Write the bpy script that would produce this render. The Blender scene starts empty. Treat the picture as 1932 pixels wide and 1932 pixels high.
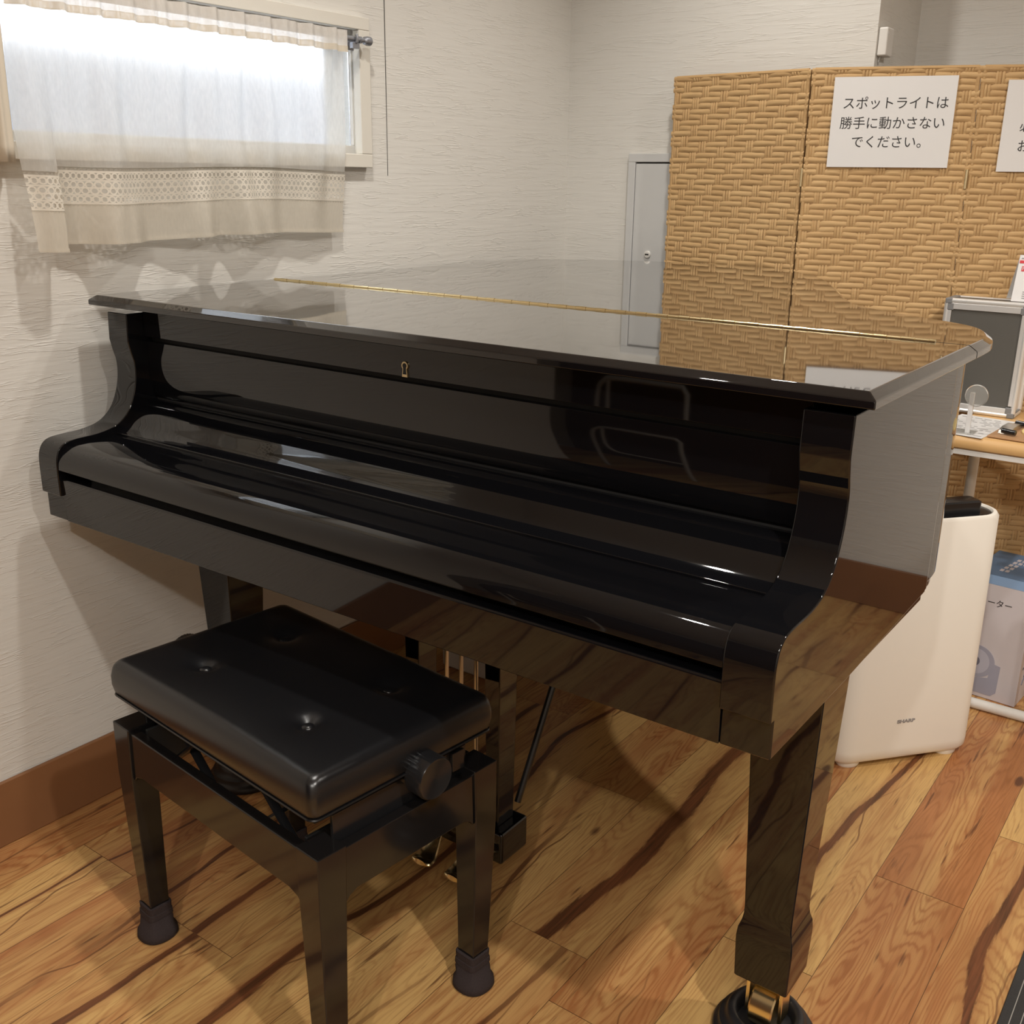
import bpy, bmesh, math, random
from mathutils import Vector, Matrix
random.seed(7)
S = bpy.context.scene
COL = S.collection
PI = math.pi

# ------------------------------------------------------------ camera
cam = bpy.data.objects.new('camera', bpy.data.cameras.new('camera'))
COL.objects.link(cam)
cam.data.sensor_width = 36.0
cam.data.lens = 1959.85 / 1932.0 * 36.0
cam.data.clip_start = 0.02
_r = Vector((0.80697785, 0.59044665, 0.01262987))
_d = Vector((0.18974093, -0.23895324, -0.95231283))
_f = Vector((-0.55927197, 0.77089176, -0.30486187))
cam.matrix_world = Matrix(((_r.x, -_d.x, -_f.x, 0), (_r.y, -_d.y, -_f.y, 0),
                           (_r.z, -_d.z, -_f.z, 1.2951), (0, 0, 0, 1)))
S.camera = cam

# ------------------------------------------------------------ world, exposure, lights
S.view_settings.view_transform = 'Standard'
S.view_settings.look = 'None'
S.view_settings.exposure = 0.10
S.view_settings.gamma = 1.0
S.view_settings.use_curve_mapping = False
S.cycles.max_bounces = 10
S.cycles.transparent_max_bounces = 12
S.cycles.sample_clamp_indirect = 6.0
S.cycles.blur_glossy = 0.3
W = bpy.data.worlds.new('daylight')
S.world = W
W.use_nodes = True
W.node_tree.nodes['Background'].inputs[0].default_value = (0.90, 0.95, 1.0, 1)
W.node_tree.nodes['Background'].inputs[1].default_value = 4.0


def spot(name, loc, aim, energy, size=150, blend=0.6, rad=0.035, col=(1.0, 0.955, 0.89)):
    l = bpy.data.lights.new(name, 'SPOT')
    l.energy = energy
    l.spot_size = math.radians(size)
    l.spot_blend = blend
    l.shadow_soft_size = rad
    l.color = col
    o = bpy.data.objects.new(name, l)
    COL.objects.link(o)
    o.location = loc
    o.rotation_euler = (Vector(aim) - Vector(loc)).to_track_quat('-Z', 'Y').to_euler()
    return o


spot('ceiling_spot_keyboard', (-1.15, 1.18, 2.42), (-1.15, 1.18, 0), 44, 140, 0.7)
spot('ceiling_spot_tail', (-1.12, 2.28, 2.42), (-1.12, 2.28, 0), 30, 135, 0.8)
spot('ceiling_spot_right', (0.52, 0.42, 2.42), (0.05, 1.1, 0), 84, 112, 0.8)
spot('ceiling_spot_desk', (0.55, 1.95, 2.42), (0.1, 2.2, 0), 60, 140, 0.8)
spot('rear_fill_spot', (0.10, -0.95, 2.42), (-0.1, 1.2, 0.3), 62, 110, 0.8)  # unseen spot behind the camera, added for fill and bounce
_a = bpy.data.lights.new('overhead_fill_light', 'AREA')  # added soft fill with no known fixture, lifts the shadows
_a.shape = 'RECTANGLE'
_a.size, _a.size_y = 1.2, 0.6
_a.energy = 26
_a.color = (1.0, 0.95, 0.88)
_ao = bpy.data.objects.new('overhead_fill_light', _a)
COL.objects.link(_ao)
_ao.location = (0.75, -0.75, 2.44)

# ------------------------------------------------------------ materials


def new_mat(name):
    m = bpy.data.materials.new(name)
    m.use_nodes = True
    nt = m.node_tree
    b = nt.nodes['Principled BSDF']
    return m, nt, b


def N(nt, typ, **kw):
    n = nt.nodes.new(typ)
    for k, v in kw.items():
        setattr(n, k, v)
    return n


def L(nt, a, b):
    nt.links.new(a, b)


def math_n(nt, op, a, b=None, c=None, clamp=False):
    n = nt.nodes.new('ShaderNodeMath')
    n.operation = op
    n.use_clamp = clamp
    for i, v in enumerate((a, b, c)):
        if v is None:
            continue
        if isinstance(v, (int, float)):
            n.inputs[i].default_value = v
        else:
            nt.links.new(v, n.inputs[i])
    return n.outputs[0]


def mixc(nt, fac, a, b):
    n = nt.nodes.new('ShaderNodeMix')
    n.data_type = 'RGBA'
    for sock, v in ((n.inputs[0], fac), (n.inputs[6], a), (n.inputs[7], b)):
        if isinstance(v, (int, float)):
            sock.default_value = v
        elif isinstance(v, tuple):
            sock.default_value = (*v, 1) if len(v) == 3 else v
        else:
            nt.links.new(v, sock)
    return n.outputs[2]


def simple(name, col, rough=0.5, metal=0.0, spec=0.5, var=0.0, vscale=30, bump=0.0, bscale=200, coat=0.0):
    m, nt, b = new_mat(name)
    b.inputs['Base Color'].default_value = (*col, 1)
    b.inputs['Roughness'].default_value = rough
    b.inputs['Metallic'].default_value = metal
    b.inputs['Specular IOR Level'].default_value = spec
    b.inputs['Coat Weight'].default_value = coat
    tc = N(nt, 'ShaderNodeTexCoord')
    if var > 0:
        no = N(nt, 'ShaderNodeTexNoise')
        no.inputs['Scale'].default_value = vscale
        no.inputs['Detail'].default_value = 4
        L(nt, tc.outputs['Object'], no.inputs['Vector'])
        lo = tuple(c * (1 - var) for c in col)
        hi = tuple(min(1, c * (1 + var)) for c in col)
        L(nt, mixc(nt, no.outputs['Fac'], lo, hi), b.inputs['Base Color'])
    if bump > 0:
        no = N(nt, 'ShaderNodeTexNoise')
        no.inputs['Scale'].default_value = bscale
        no.inputs['Detail'].default_value = 3
        L(nt, tc.outputs['Object'], no.inputs['Vector'])
        bp = N(nt, 'ShaderNodeBump')
        bp.inputs['Strength'].default_value = bump
        bp.inputs['Distance'].default_value = 0.001
        L(nt, no.outputs['Fac'], bp.inputs['Height'])
        L(nt, bp.outputs['Normal'], b.inputs['Normal'])
    return m


M_PIANO = simple('piano_black_lacquer', (0.004, 0.004, 0.0048), 0.03, 0, 0.5, coat=0.12)
M_LID = simple('polished_lid_lacquer', (0.004, 0.004, 0.0048), 0.025, 0, 0.5, coat=0.8)
M_BENCHWOOD = simple('bench_black_lacquer', (0.010, 0.009, 0.009), 0.10, 0, 0.5)
M_LEATHER = simple('black_leather', (0.007, 0.007, 0.008), 0.27, 0, 0.6, bump=0.12, bscale=900)
M_BRASS = simple('polished_brass', (0.95, 0.80, 0.48), 0.22, 1.0)
M_BRASSDULL = simple('old_brass', (0.62, 0.50, 0.30), 0.35, 1.0)
M_STEEL = simple('steel', (0.55, 0.52, 0.48), 0.3, 1.0)
M_GREYROD = simple('grey_metal_rod', (0.30, 0.31, 0.34), 0.35, 0.6)
M_RUBBER = simple('black_rubber', (0.018, 0.017, 0.018), 0.42, 0, 0.5)
M_KNIT = simple('dark_brown_knit', (0.040, 0.030, 0.030), 0.9, 0, 0.2, var=0.3, vscale=400, bump=0.6, bscale=500)
M_BLACKPL = simple('black_plastic', (0.012, 0.012, 0.013), 0.22)
M_BLACKMAT = simple('black_matt', (0.008, 0.008, 0.008), 0.7)
M_WHITEPL = simple('ivory_plastic', (0.86, 0.82, 0.74), 0.42, 0, 0.4)
M_WHITEPT = simple('white_paint', (0.72, 0.70, 0.66), 0.45)
M_GREYPT = simple('grey_white_steel_paint', (0.58, 0.58, 0.57), 0.4)
M_PAPER = simple('white_paper', (0.73, 0.72, 0.71), 0.35, 0, 0.45, var=0.02, vscale=12)
M_INK = simple('black_ink', (0.02, 0.018, 0.02), 0.6)
M_INKGREY = simple('grey_ink', (0.30, 0.29, 0.29), 0.6)
M_RED = simple('red_ink', (0.62, 0.035, 0.05), 0.5)
M_ALU = simple('brushed_aluminium', (0.82, 0.81, 0.79), 0.36, 0.55)
M_ALUCORNER = simple('grey_corner_plastic', (0.20, 0.20, 0.20), 0.5)
M_CASEPANEL = simple('dark_grey_case_panel', (0.10, 0.095, 0.085), 0.5, 0, 0.4, bump=0.2, bscale=600)
M_DESKWOOD = simple('light_beech_laminate', (0.62, 0.38, 0.16), 0.4, 0, 0.4, var=0.08, vscale=14)
M_CLIPBOARD = simple('brown_hardboard', (0.42, 0.24, 0.12), 0.5, 0, 0.4, var=0.08, vscale=60)
M_YELLOW = simple('pale_yellow_card', (0.78, 0.60, 0.26), 0.5)
M_BASE = simple('brown_baseboard', (0.25, 0.115, 0.05), 0.45, 0, 0.4, var=0.10, vscale=9)
M_DOORWOOD = simple('dark_walnut_door', (0.10, 0.045, 0.022), 0.4, 0, 0.5, var=0.2, vscale=6)
M_BOXWHITE = simple('white_card', (0.62, 0.58, 0.60), 0.5)
M_BOXBLUE = simple('blue_card', (0.13, 0.22, 0.36), 0.45, 0, 0.4, var=0.06, vscale=8)
M_BOXSKY = simple('light_blue_card', (0.27, 0.42, 0.66), 0.45)
M_BOXGREY = simple('print_grey', (0.36, 0.36, 0.44), 0.5)
M_BOXGREYD = simple('print_dark_grey', (0.17, 0.17, 0.22), 0.5)
M_CASING = simple('cream_window_casing', (0.70, 0.67, 0.60), 0.5)
M_TANBACK = simple('tan_backing', (0.34, 0.20, 0.085), 0.8)
M_DRAPE = simple('cream_drape', (0.66, 0.60, 0.50), 0.85, 0, 0.2, bump=0.2, bscale=700)
M_OUTWALL = simple('outdoor_grey_wall', (0.44, 0.46, 0.52), 0.8)
M_SEAM = simple('dark_gap', (0.05, 0.045, 0.04), 0.9)
M_MAT = simple('charcoal_mat', (0.035, 0.033, 0.032), 0.8, var=0.2, vscale=300, bump=0.4, bscale=400)
M_MATLINE = simple('mat_rib_line', (0.35, 0.33, 0.30), 0.7)
M_CEIL = simple('white_ceiling', (0.72, 0.70, 0.66), 0.8)


def wallpaper(name, col):
    m, nt, b = new_mat(name)
    geo = N(nt, 'ShaderNodeNewGeometry')
    sep = N(nt, 'ShaderNodeSeparateXYZ')
    L(nt, geo.outputs['Position'], sep.inputs[0])
    h = math_n(nt, 'ADD', sep.outputs[0], sep.outputs[1])
    cmb = N(nt, 'ShaderNodeCombineXYZ')
    L(nt, math_n(nt, 'MULTIPLY', h, 7.0), cmb.inputs[0])
    L(nt, math_n(nt, 'MULTIPLY', sep.outputs[2], 85.0), cmb.inputs[1])
    no = N(nt, 'ShaderNodeTexNoise')
    no.inputs['Scale'].default_value = 1.0
    no.inputs['Detail'].default_value = 2.5
    no.inputs['Roughness'].default_value = 0.5
    L(nt, cmb.outputs[0], no.inputs['Vector'])
    # ridged creases
    r = math_n(nt, 'ABSOLUTE', math_n(nt, 'SUBTRACT', no.outputs['Fac'], 0.52))
    r = math_n(nt, 'SUBTRACT', 1.0, math_n(nt, 'MULTIPLY', r, 30.0, clamp=True), clamp=True)
    cmb2 = N(nt, 'ShaderNodeCombineXYZ')
    L(nt, math_n(nt, 'MULTIPLY', h, 9.0), cmb2.inputs[0])
    L(nt, math_n(nt, 'MULTIPLY', sep.outputs[2], 26.0), cmb2.inputs[1])
    no2 = N(nt, 'ShaderNodeTexNoise')
    no2.inputs['Scale'].default_value = 1.0
    L(nt, cmb2.outputs[0], no2.inputs['Vector'])
    gate = math_n(nt, 'MULTIPLY', math_n(nt, 'SUBTRACT', no2.outputs['Fac'], 0.40), 6.0, clamp=True)
    hgt = math_n(nt, 'ADD', math_n(nt, 'MULTIPLY', r, gate), math_n(nt, 'MULTIPLY', no.outputs['Fac'], 1.2))
    bp = N(nt, 'ShaderNodeBump')
    bp.inputs['Strength'].default_value = 0.42
    bp.inputs['Distance'].default_value = 0.0016
    L(nt, hgt, bp.inputs['Height'])
    L(nt, bp.outputs['Normal'], b.inputs['Normal'])
    b.inputs['Base Color'].default_value = (*col, 1)
    b.inputs['Roughness'].default_value = 0.65
    b.inputs['Specular IOR Level'].default_value = 0.25
    return m


M_WALL = wallpaper('wallpaper_warm_white', (0.695, 0.675, 0.63))


def floor_mat():
    m, nt, b = new_mat('knotty_hickory_planks')
    uv = N(nt, 'ShaderNodeUVMap')
    uv.uv_map = 'plank'
    sep = N(nt, 'ShaderNodeSeparateXYZ')
    L(nt, uv.outputs[0], sep.inputs[0])
    x, y = sep.outputs[0], sep.outputs[1]       # metres: across (-.0825...0825), along
    at = N(nt, 'ShaderNodeAttribute')
    at.attribute_name = 'plank_data'            # r = tone, g = seed, b = streak
    sa = N(nt, 'ShaderNodeSeparateColor')
    L(nt, at.outputs['Color'], sa.inputs[0])
    tone, seed, streak = sa.outputs[0], sa.outputs[1], sa.outputs[2]
    sd = math_n(nt, 'MULTIPLY', seed, 97.0)

    def vec(sx, sy, off=0.0):
        c = N(nt, 'ShaderNodeCombineXYZ')
        L(nt, math_n(nt, 'MULTIPLY', x, sx), c.inputs[0])
        L(nt, math_n(nt, 'MULTIPLY', y, sy), c.inputs[1])
        L(nt, math_n(nt, 'ADD', sd, off), c.inputs[2])
        return c.outputs[0]

    def noise(v, detail=3, rough=0.5, dist=0.0):
        n = N(nt, 'ShaderNodeTexNoise')
        n.inputs['Scale'].default_value = 1.0
        n.inputs['Detail'].default_value = detail
        n.inputs['Roughness'].default_value = rough
        n.inputs['Distortion'].default_value = dist
        L(nt, v, n.inputs['Vector'])
        return n.outputs['Fac']
    big = noise(vec(13, 1.0), 3, 0.5, 0.3)
    # cathedral rings : iso-lines of a stretched noise
    ringsrc = noise(vec(9.5, 1.25, 5.0), 2.0, 0.42, 0.25)
    fine = noise(vec(60, 4.0, 9.0), 3, 0.6)
    ring = math_n(nt, 'SINE', math_n(nt, 'ADD', math_n(nt, 'MULTIPLY', ringsrc, 210.0), math_n(nt, 'MULTIPLY', fine, 12.0)))
    ring = math_n(nt, 'MULTIPLY_ADD', ring, 0.5, 0.5)
    ring = math_n(nt, 'POWER', ring, 3.0)
    fibre = noise(vec(260, 9.0, 3.0), 3, 0.6)
    # heartwood share
    heart = math_n(nt, 'ADD', math_n(nt, 'MULTIPLY', math_n(nt, 'SUBTRACT', big, 0.5), 2.6), tone)
    heart = math_n(nt, 'ADD', heart, math_n(nt, 'MULTIPLY', math_n(nt, 'SUBTRACT', ring, 0.5), 0.22), clamp=True)
    c = mixc(nt, heart, (0.66, 0.410, 0.155), (0.43, 0.180, 0.066))
    # ring lines
    dk = math_n(nt, 'MULTIPLY', ring, math_n(nt, 'MULTIPLY', math_n(nt, 'MULTIPLY_ADD', tone, 0.34, 0.16), math_n(nt, 'MULTIPLY_ADD', noise(vec(16, 2.2, 81.0), 2), 2.0, -0.25, clamp=True)))
    c = mixc(nt, dk, c, (0.27, 0.095, 0.028))
    fb = math_n(nt, 'MULTIPLY', math_n(nt, 'SUBTRACT', fibre, 0.50), 1.8, clamp=True)
    c = mixc(nt, fb, c, (0.24, 0.09, 0.03))
    # dark heart streak wandering along the plank
    wob = noise(vec(0.0, 1.4, 21.0), 2, 0.5)
    cx = math_n(nt, 'MULTIPLY', math_n(nt, 'SUBTRACT', wob, 0.5), 0.20)
    dist = math_n(nt, 'ABSOLUTE', math_n(nt, 'SUBTRACT', x, cx))
    edge = noise(vec(60, 6.5, 31.0), 5, 0.7)
    wid = math_n(nt, 'MULTIPLY', noise(vec(0.0, 2.2, 41.0), 2), math_n(nt, 'MULTIPLY', streak, 0.034))
    wid = math_n(nt, 'MULTIPLY', wid, math_n(nt, 'MULTIPLY_ADD', edge, 2.0, 0.0))
    sm = math_n(nt, 'SUBTRACT', 1.0, math_n(nt, 'DIVIDE', dist, math_n(nt, 'ADD', wid, 0.0006)), clamp=True)
    sm = math_n(nt, 'MULTIPLY', sm, 3.5, clamp=True)
    sm = math_n(nt, 'MULTIPLY', sm, math_n(nt, 'GREATER_THAN', streak, 0.05))
    gate = math_n(nt, 'MULTIPLY', math_n(nt, 'SUBTRACT', noise(vec(0, 1.6, 51.0), 1), 0.40), 6.0, clamp=True)
    gate = math_n(nt, 'MAXIMUM', gate, math_n(nt, 'GREATER_THAN', streak, 0.45))
    sm = math_n(nt, 'MULTIPLY', sm, gate)
    halo = math_n(nt, 'SUBTRACT', 1.0, math_n(nt, 'DIVIDE', dist, math_n(nt, 'ADD', math_n(nt, 'MULTIPLY', wid, 2.6), 0.004)), clamp=True)
    halo = math_n(nt, 'MULTIPLY', math_n(nt, 'MULTIPLY', halo, 1.3, clamp=True), math_n(nt, 'MULTIPLY', gate, math_n(nt, 'GREATER_THAN', streak, 0.05)))
    c = mixc(nt, math_n(nt, 'MULTIPLY', halo, 0.62), c, (0.40, 0.18, 0.066))
    dkstreak = mixc(nt, math_n(nt, 'MULTIPLY_ADD', noise(vec(150, 5.0, 15.0), 3, 0.6), 2.6, -0.8, clamp=True), (0.20, 0.066, 0.028), (0.050, 0.018, 0.010))
    c = mixc(nt, math_n(nt, 'MULTIPLY', sm, 0.9), c, dkstreak)
    wob2 = noise(vec(0.0, 1.9, 91.0), 3, 0.55)
    d2 = math_n(nt, 'ABSOLUTE', math_n(nt, 'SUBTRACT', x, math_n(nt, 'MULTIPLY_ADD', wob2, 0.26, -0.11)))
    w2 = math_n(nt, 'MULTIPLY', edge, math_n(nt, 'MULTIPLY', noise(vec(0, 5.0, 95.0), 2), 0.0085))
    s2 = math_n(nt, 'MULTIPLY', math_n(nt, 'SUBTRACT', 1.0, math_n(nt, 'DIVIDE', d2, math_n(nt, 'ADD', w2, 0.0002)), clamp=True), 2.0, clamp=True)
    g2 = math_n(nt, 'MULTIPLY', math_n(nt, 'SUBTRACT', noise(vec(0, 2.4, 99.0), 1), 0.47), 8.0, clamp=True)
    c = mixc(nt, math_n(nt, 'MULTIPLY', math_n(nt, 'MULTIPLY', s2, g2), 0.75), c, (0.15, 0.055, 0.022))
    # short dark flecks
    fl = noise(vec(95, 6.0, 61.0), 3, 0.55)
    fl = math_n(nt, 'MULTIPLY', math_n(nt, 'SUBTRACT', fl, 0.635), 12.0, clamp=True)
    c = mixc(nt, math_n(nt, 'MULTIPLY', fl, 0.75), c, (0.12, 0.042, 0.018))
    # knots
    vo = N(nt, 'ShaderNodeTexVoronoi')
    vo.inputs['Scale'].default_value = 1.0
    L(nt, vec(11, 4.2, 71.0), vo.inputs['Vector'])
    kn = math_n(nt, 'SUBTRACT', 1.0, math_n(nt, 'MULTIPLY', math_n(nt, 'ADD', vo.outputs['Distance'], math_n(nt, 'MULTIPLY', fine, 0.10)), 6.0), clamp=True)
    sc = N(nt, 'ShaderNodeSeparateColor')
    L(nt, vo.outputs['Color'], sc.inputs[0])
    kn = math_n(nt, 'MULTIPLY', kn, math_n(nt, 'GREATER_THAN', sc.outputs[0], 0.62))
    kn = math_n(nt, 'MULTIPLY', kn, 3.5, clamp=True)
    c = mixc(nt, math_n(nt, 'MULTIPLY', kn, 0.85), c, (0.10, 0.038, 0.020))
    # joint lines
    ex = math_n(nt, 'GREATER_THAN', math_n(nt, 'ABSOLUTE', x), 0.0818)
    c = mixc(nt, math_n(nt, 'MULTIPLY', ex, 0.8), c, (0.10, 0.045, 0.02))
    L(nt, c, b.inputs['Base Color'])
    b.inputs['Roughness'].default_value = 0.30
    b.inputs['Specular IOR Level'].default_value = 0.35
    bp = N(nt, 'ShaderNodeBump')
    bp.inputs['Strength'].default_value = 0.12
    bp.inputs['Distance'].default_value = 0.0006
    L(nt, math_n(nt, 'ADD', fibre, math_n(nt, 'MULTIPLY', ex, -3.0)), bp.inputs['Height'])
    L(nt, bp.outputs['Normal'], b.inputs['Normal'])
    return m


def sheer_mat(name, col, transp, lace=False, transl=0.55):
    m = bpy.data.materials.new(name)
    m.use_nodes = True
    nt = m.node_tree
    nt.nodes.clear()
    out = N(nt, 'ShaderNodeOutputMaterial')
    df = N(nt, 'ShaderNodeBsdfDiffuse')
    tl = N(nt, 'ShaderNodeBsdfTranslucent')
    tp = N(nt, 'ShaderNodeBsdfTransparent')
    df.inputs[0].default_value = (*col, 1)
    tl.inputs[0].default_value = (*col, 1)
    m1 = N(nt, 'ShaderNodeMixShader')
    m1.inputs[0].default_value = transl
    L(nt, df.outputs[0], m1.inputs[1])
    L(nt, tl.outputs[0], m1.inputs[2])
    m2 = N(nt, 'ShaderNodeMixShader')
    L(nt, m1.outputs[0], m2.inputs[1])
    L(nt, tp.outputs[0], m2.inputs[2])
    uv = N(nt, 'ShaderNodeUVMap')
    uv.uv_map = 'cloth'
    sep = N(nt, 'ShaderNodeSeparateXYZ')
    L(nt, uv.outputs[0], sep.inputs[0])
    u, v = sep.outputs[0], sep.outputs[1]
    if lace:
        # crochet rings and diamonds in rows; u, v in metres (v from the band's bottom)
        def ringrow(vc, per, rad, wd, off=0.0):
            fu = math_n(nt, 'FRACT', math_n(nt, 'ADD', math_n(nt, 'DIVIDE', u, per), off))
            du = math_n(nt, 'MULTIPLY', math_n(nt, 'SUBTRACT', fu, 0.5), per)
            dv = math_n(nt, 'SUBTRACT', v, vc)
            d = math_n(nt, 'SQRT', math_n(nt, 'ADD', math_n(nt, 'MULTIPLY', du, du), math_n(nt, 'MULTIPLY', dv, dv)))
            return math_n(nt, 'LESS_THAN', math_n(nt, 'ABSOLUTE', math_n(nt, 'SUBTRACT', d, rad)), wd)

        def line(vc, hw):
            return math_n(nt, 'LESS_THAN', math_n(nt, 'ABSOLUTE', math_n(nt, 'SUBTRACT', v, vc)), hw)
        parts = [ringrow(0.0135, 0.0112, 0.0050, 0.0013), ringrow(0.0135, 0.0112, 0.0018, 0.0009, 0.5),
                 ringrow(0.0285, 0.0135, 0.0055, 0.0014), ringrow(0.0390, 0.0135, 0.0055, 0.0014, 0.5),
                 ringrow(0.0545, 0.0112, 0.0050, 0.0013), ringrow(0.0545, 0.0112, 0.0018, 0.0009, 0.5),
                 line(0.0060, 0.0018), line(0.0210, 0.0014), line(0.0467, 0.0014), line(0.0620, 0.0018)]
        a = parts[0]
        for p in parts[1:]:
            a = math_n(nt, 'MAXIMUM', a, p)
        # scalloped outer picots
        sc = math_n(nt, 'ABSOLUTE', math_n(nt, 'SINE', math_n(nt, 'MULTIPLY', u, 380.0)))
        top = math_n(nt, 'LESS_THAN', math_n(nt, 'ABSOLUTE', math_n(nt, 'SUBTRACT', v, 0.034)), math_n(nt, 'MULTIPLY_ADD', sc, 0.0035, 0.0305))
        tr = math_n(nt, 'MULTIPLY_ADD', a, -0.78, 0.80)
        tr = math_n(nt, 'MULTIPLY', tr, 1.0)
        tr = math_n(nt, 'MAXIMUM', tr, math_n(nt, 'SUBTRACT', 1.0, top))
        L(nt, tr, m2.inputs[0])
        bp = N(nt, 'ShaderNodeBump')
        bp.inputs['Strength'].default_value = 0.8
        bp.inputs['Distance'].default_value = 0.001
        L(nt, a, bp.inputs['Height'])
        L(nt, bp.outputs[0], df.inputs['Normal'])
    else:
        wv = N(nt, 'ShaderNodeTexNoise')
        wv.inputs['Scale'].default_value = 1.0
        wv.inputs['Detail'].default_value = 2
        cb = N(nt, 'ShaderNodeCombineXYZ')
        L(nt, math_n(nt, 'MULTIPLY', u, 220.0), cb.inputs[0])
        L(nt, math_n(nt, 'MULTIPLY', v, 60.0), cb.inputs[1])
        L(nt, cb.outputs[0], wv.inputs['Vector'])
        L(nt, math_n(nt, 'ADD', math_n(nt, 'MULTIPLY', math_n(nt, 'SUBTRACT', wv.outputs['Fac'], 0.5), 0.16), transp), m2.inputs[0])
    L(nt, m2.outputs[0], out.inputs[0])
    return m


M_SHEER = sheer_mat('sheer_voile', (0.80, 0.78, 0.74), 0.36)
M_HEM = sheer_mat('cotton_hem', (0.70, 0.65, 0.56), 0.16, transl=0.32)
M_HEAD = sheer_mat('gathered_header', (0.80, 0.76, 0.70), 0.10, transl=0.35)
M_HEADB = sheer_mat('header_band', (0.66, 0.59, 0.48), 0.04, transl=0.12)
M_LACE = sheer_mat('crochet_lace', (0.78, 0.73, 0.64), 0.4, lace=True, transl=0.25)


def frosted():
    m, nt, b = new_mat('frosted_glass')
    b.inputs['Base Color'].default_value = (0.93, 0.96, 1.0, 1)
    b.inputs['Transmission Weight'].default_value = 1.0
    b.inputs['Roughness'].default_value = 0.22
    b.inputs['IOR'].default_value = 1.35
    return m


def clear_plastic():
    m, nt, b = new_mat('clear_acrylic')
    b.inputs['Base Color'].default_value = (0.95, 0.95, 0.92, 1)
    b.inputs['Transmission Weight'].default_value = 0.85
    b.inputs['Roughness'].default_value = 0.12
    b.inputs['IOR'].default_value = 1.3
    return m


M_FROST = frosted()
M_ACRYL = clear_plastic()


def paper_rope():
    m, nt, b = new_mat('woven_paper_rope')
    geo = N(nt, 'ShaderNodeNewGeometry')
    mp = N(nt, 'ShaderNodeMapping')
    mp.inputs['Scale'].default_value = (25, 25, 320)
    L(nt, geo.outputs['Position'], mp.inputs[0])
    no = N(nt, 'ShaderNodeTexNoise')
    no.inputs['Scale'].default_value = 1.0
    no.inputs['Detail'].default_value = 3
    L(nt, mp.outputs[0], no.inputs['Vector'])
    at = N(nt, 'ShaderNodeAttribute')
    at.attribute_name = 'strand'
    base = mixc(nt, at.outputs['Fac'], (0.50, 0.318, 0.148), (0.58, 0.385, 0.188))
    c = mixc(nt, math_n(nt, 'MULTIPLY', math_n(nt, 'SUBTRACT', no.outputs['Fac'], 0.45), 1.2, clamp=True), base, (0.37, 0.23, 0.10))
    L(nt, c, b.inputs['Base Color'])
    b.inputs['Roughness'].default_value = 0.7
    b.inputs['Specular IOR Level'].default_value = 0.25
    bp = N(nt, 'ShaderNodeBump')
    bp.inputs['Strength'].default_value = 0.5
    bp.inputs['Distance'].default_value = 0.0012
    L(nt, no.outputs['Fac'], bp.inputs['Height'])
    L(nt, bp.outputs[0], b.inputs['Normal'])
    return m


M_WEAVE = paper_rope()

# ------------------------------------------------------------ mesh helpers


def box(bm, x0, x1, y0, y1, z0, z1):
    vs = [bm.verts.new(p) for p in ((x0, y0, z0), (x1, y0, z0), (x1, y1, z0), (x0, y1, z0),
                                    (x0, y0, z1), (x1, y0, z1), (x1, y1, z1), (x0, y1, z1))]
    for f in ((0, 3, 2, 1), (4, 5, 6, 7), (0, 1, 5, 4), (1, 2, 6, 5), (2, 3, 7, 6), (3, 0, 4, 7)):
        bm.faces.new([vs[i] for i in f])
    return vs


def prism(bm, prof, a0, a1, axis='x'):
    """extrude a closed 2-D profile along an axis; profile in the two other axes"""
    def P(p, a):
        if axis == 'x':
            return (a, p[0], p[1])
        if axis == 'y':
            return (p[0], a, p[1])
        return (p[0], p[1], a)
    A = [bm.verts.new(P(p, a0)) for p in prof]
    B = [bm.verts.new(P(p, a1)) for p in prof]
    n = len(prof)
    for i in range(n):
        bm.faces.new((A[i], A[(i + 1) % n], B[(i + 1) % n], B[i]))
    bm.faces.new(A[::-1])
    bm.faces.new(B)


def loft(bm, loops, cap=True):
    rows = [[bm.verts.new(p) for p in lp] for lp in loops]
    n = len(rows[0])
    for a, b in zip(rows, rows[1:]):
        for i in range(n):
            bm.faces.new((a[i], a[(i + 1) % n], b[(i + 1) % n], b[i]))
    if cap:
        bm.faces.new(rows[0][::-1])
        bm.faces.new(rows[-1])


def lathe(bm, prof, seg=40, o=(0, 0, 0), axis='z', sx=1.0, sy=1.0):
    rows = []
    for r, h in prof:
        row = []
        for i in range(seg):
            a = 2 * PI * i / seg
            p = (r * math.cos(a) * sx, r * math.sin(a) * sy, h)
            if axis == 'x':
                p = (p[2], p[0], p[1])
            elif axis == 'y':
                p = (p[0], p[2], p[1])
            row.append(bm.verts.new((p[0] + o[0], p[1] + o[1], p[2] + o[2])))
        rows.append(row)
    for a, b in zip(rows, rows[1:]):
        for i in range(seg):
            bm.faces.new((a[i], a[(i + 1) % seg], b[(i + 1) % seg], b[i]))
    bm.faces.new(rows[0][::-1])
    bm.faces.new(rows[-1])


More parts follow.
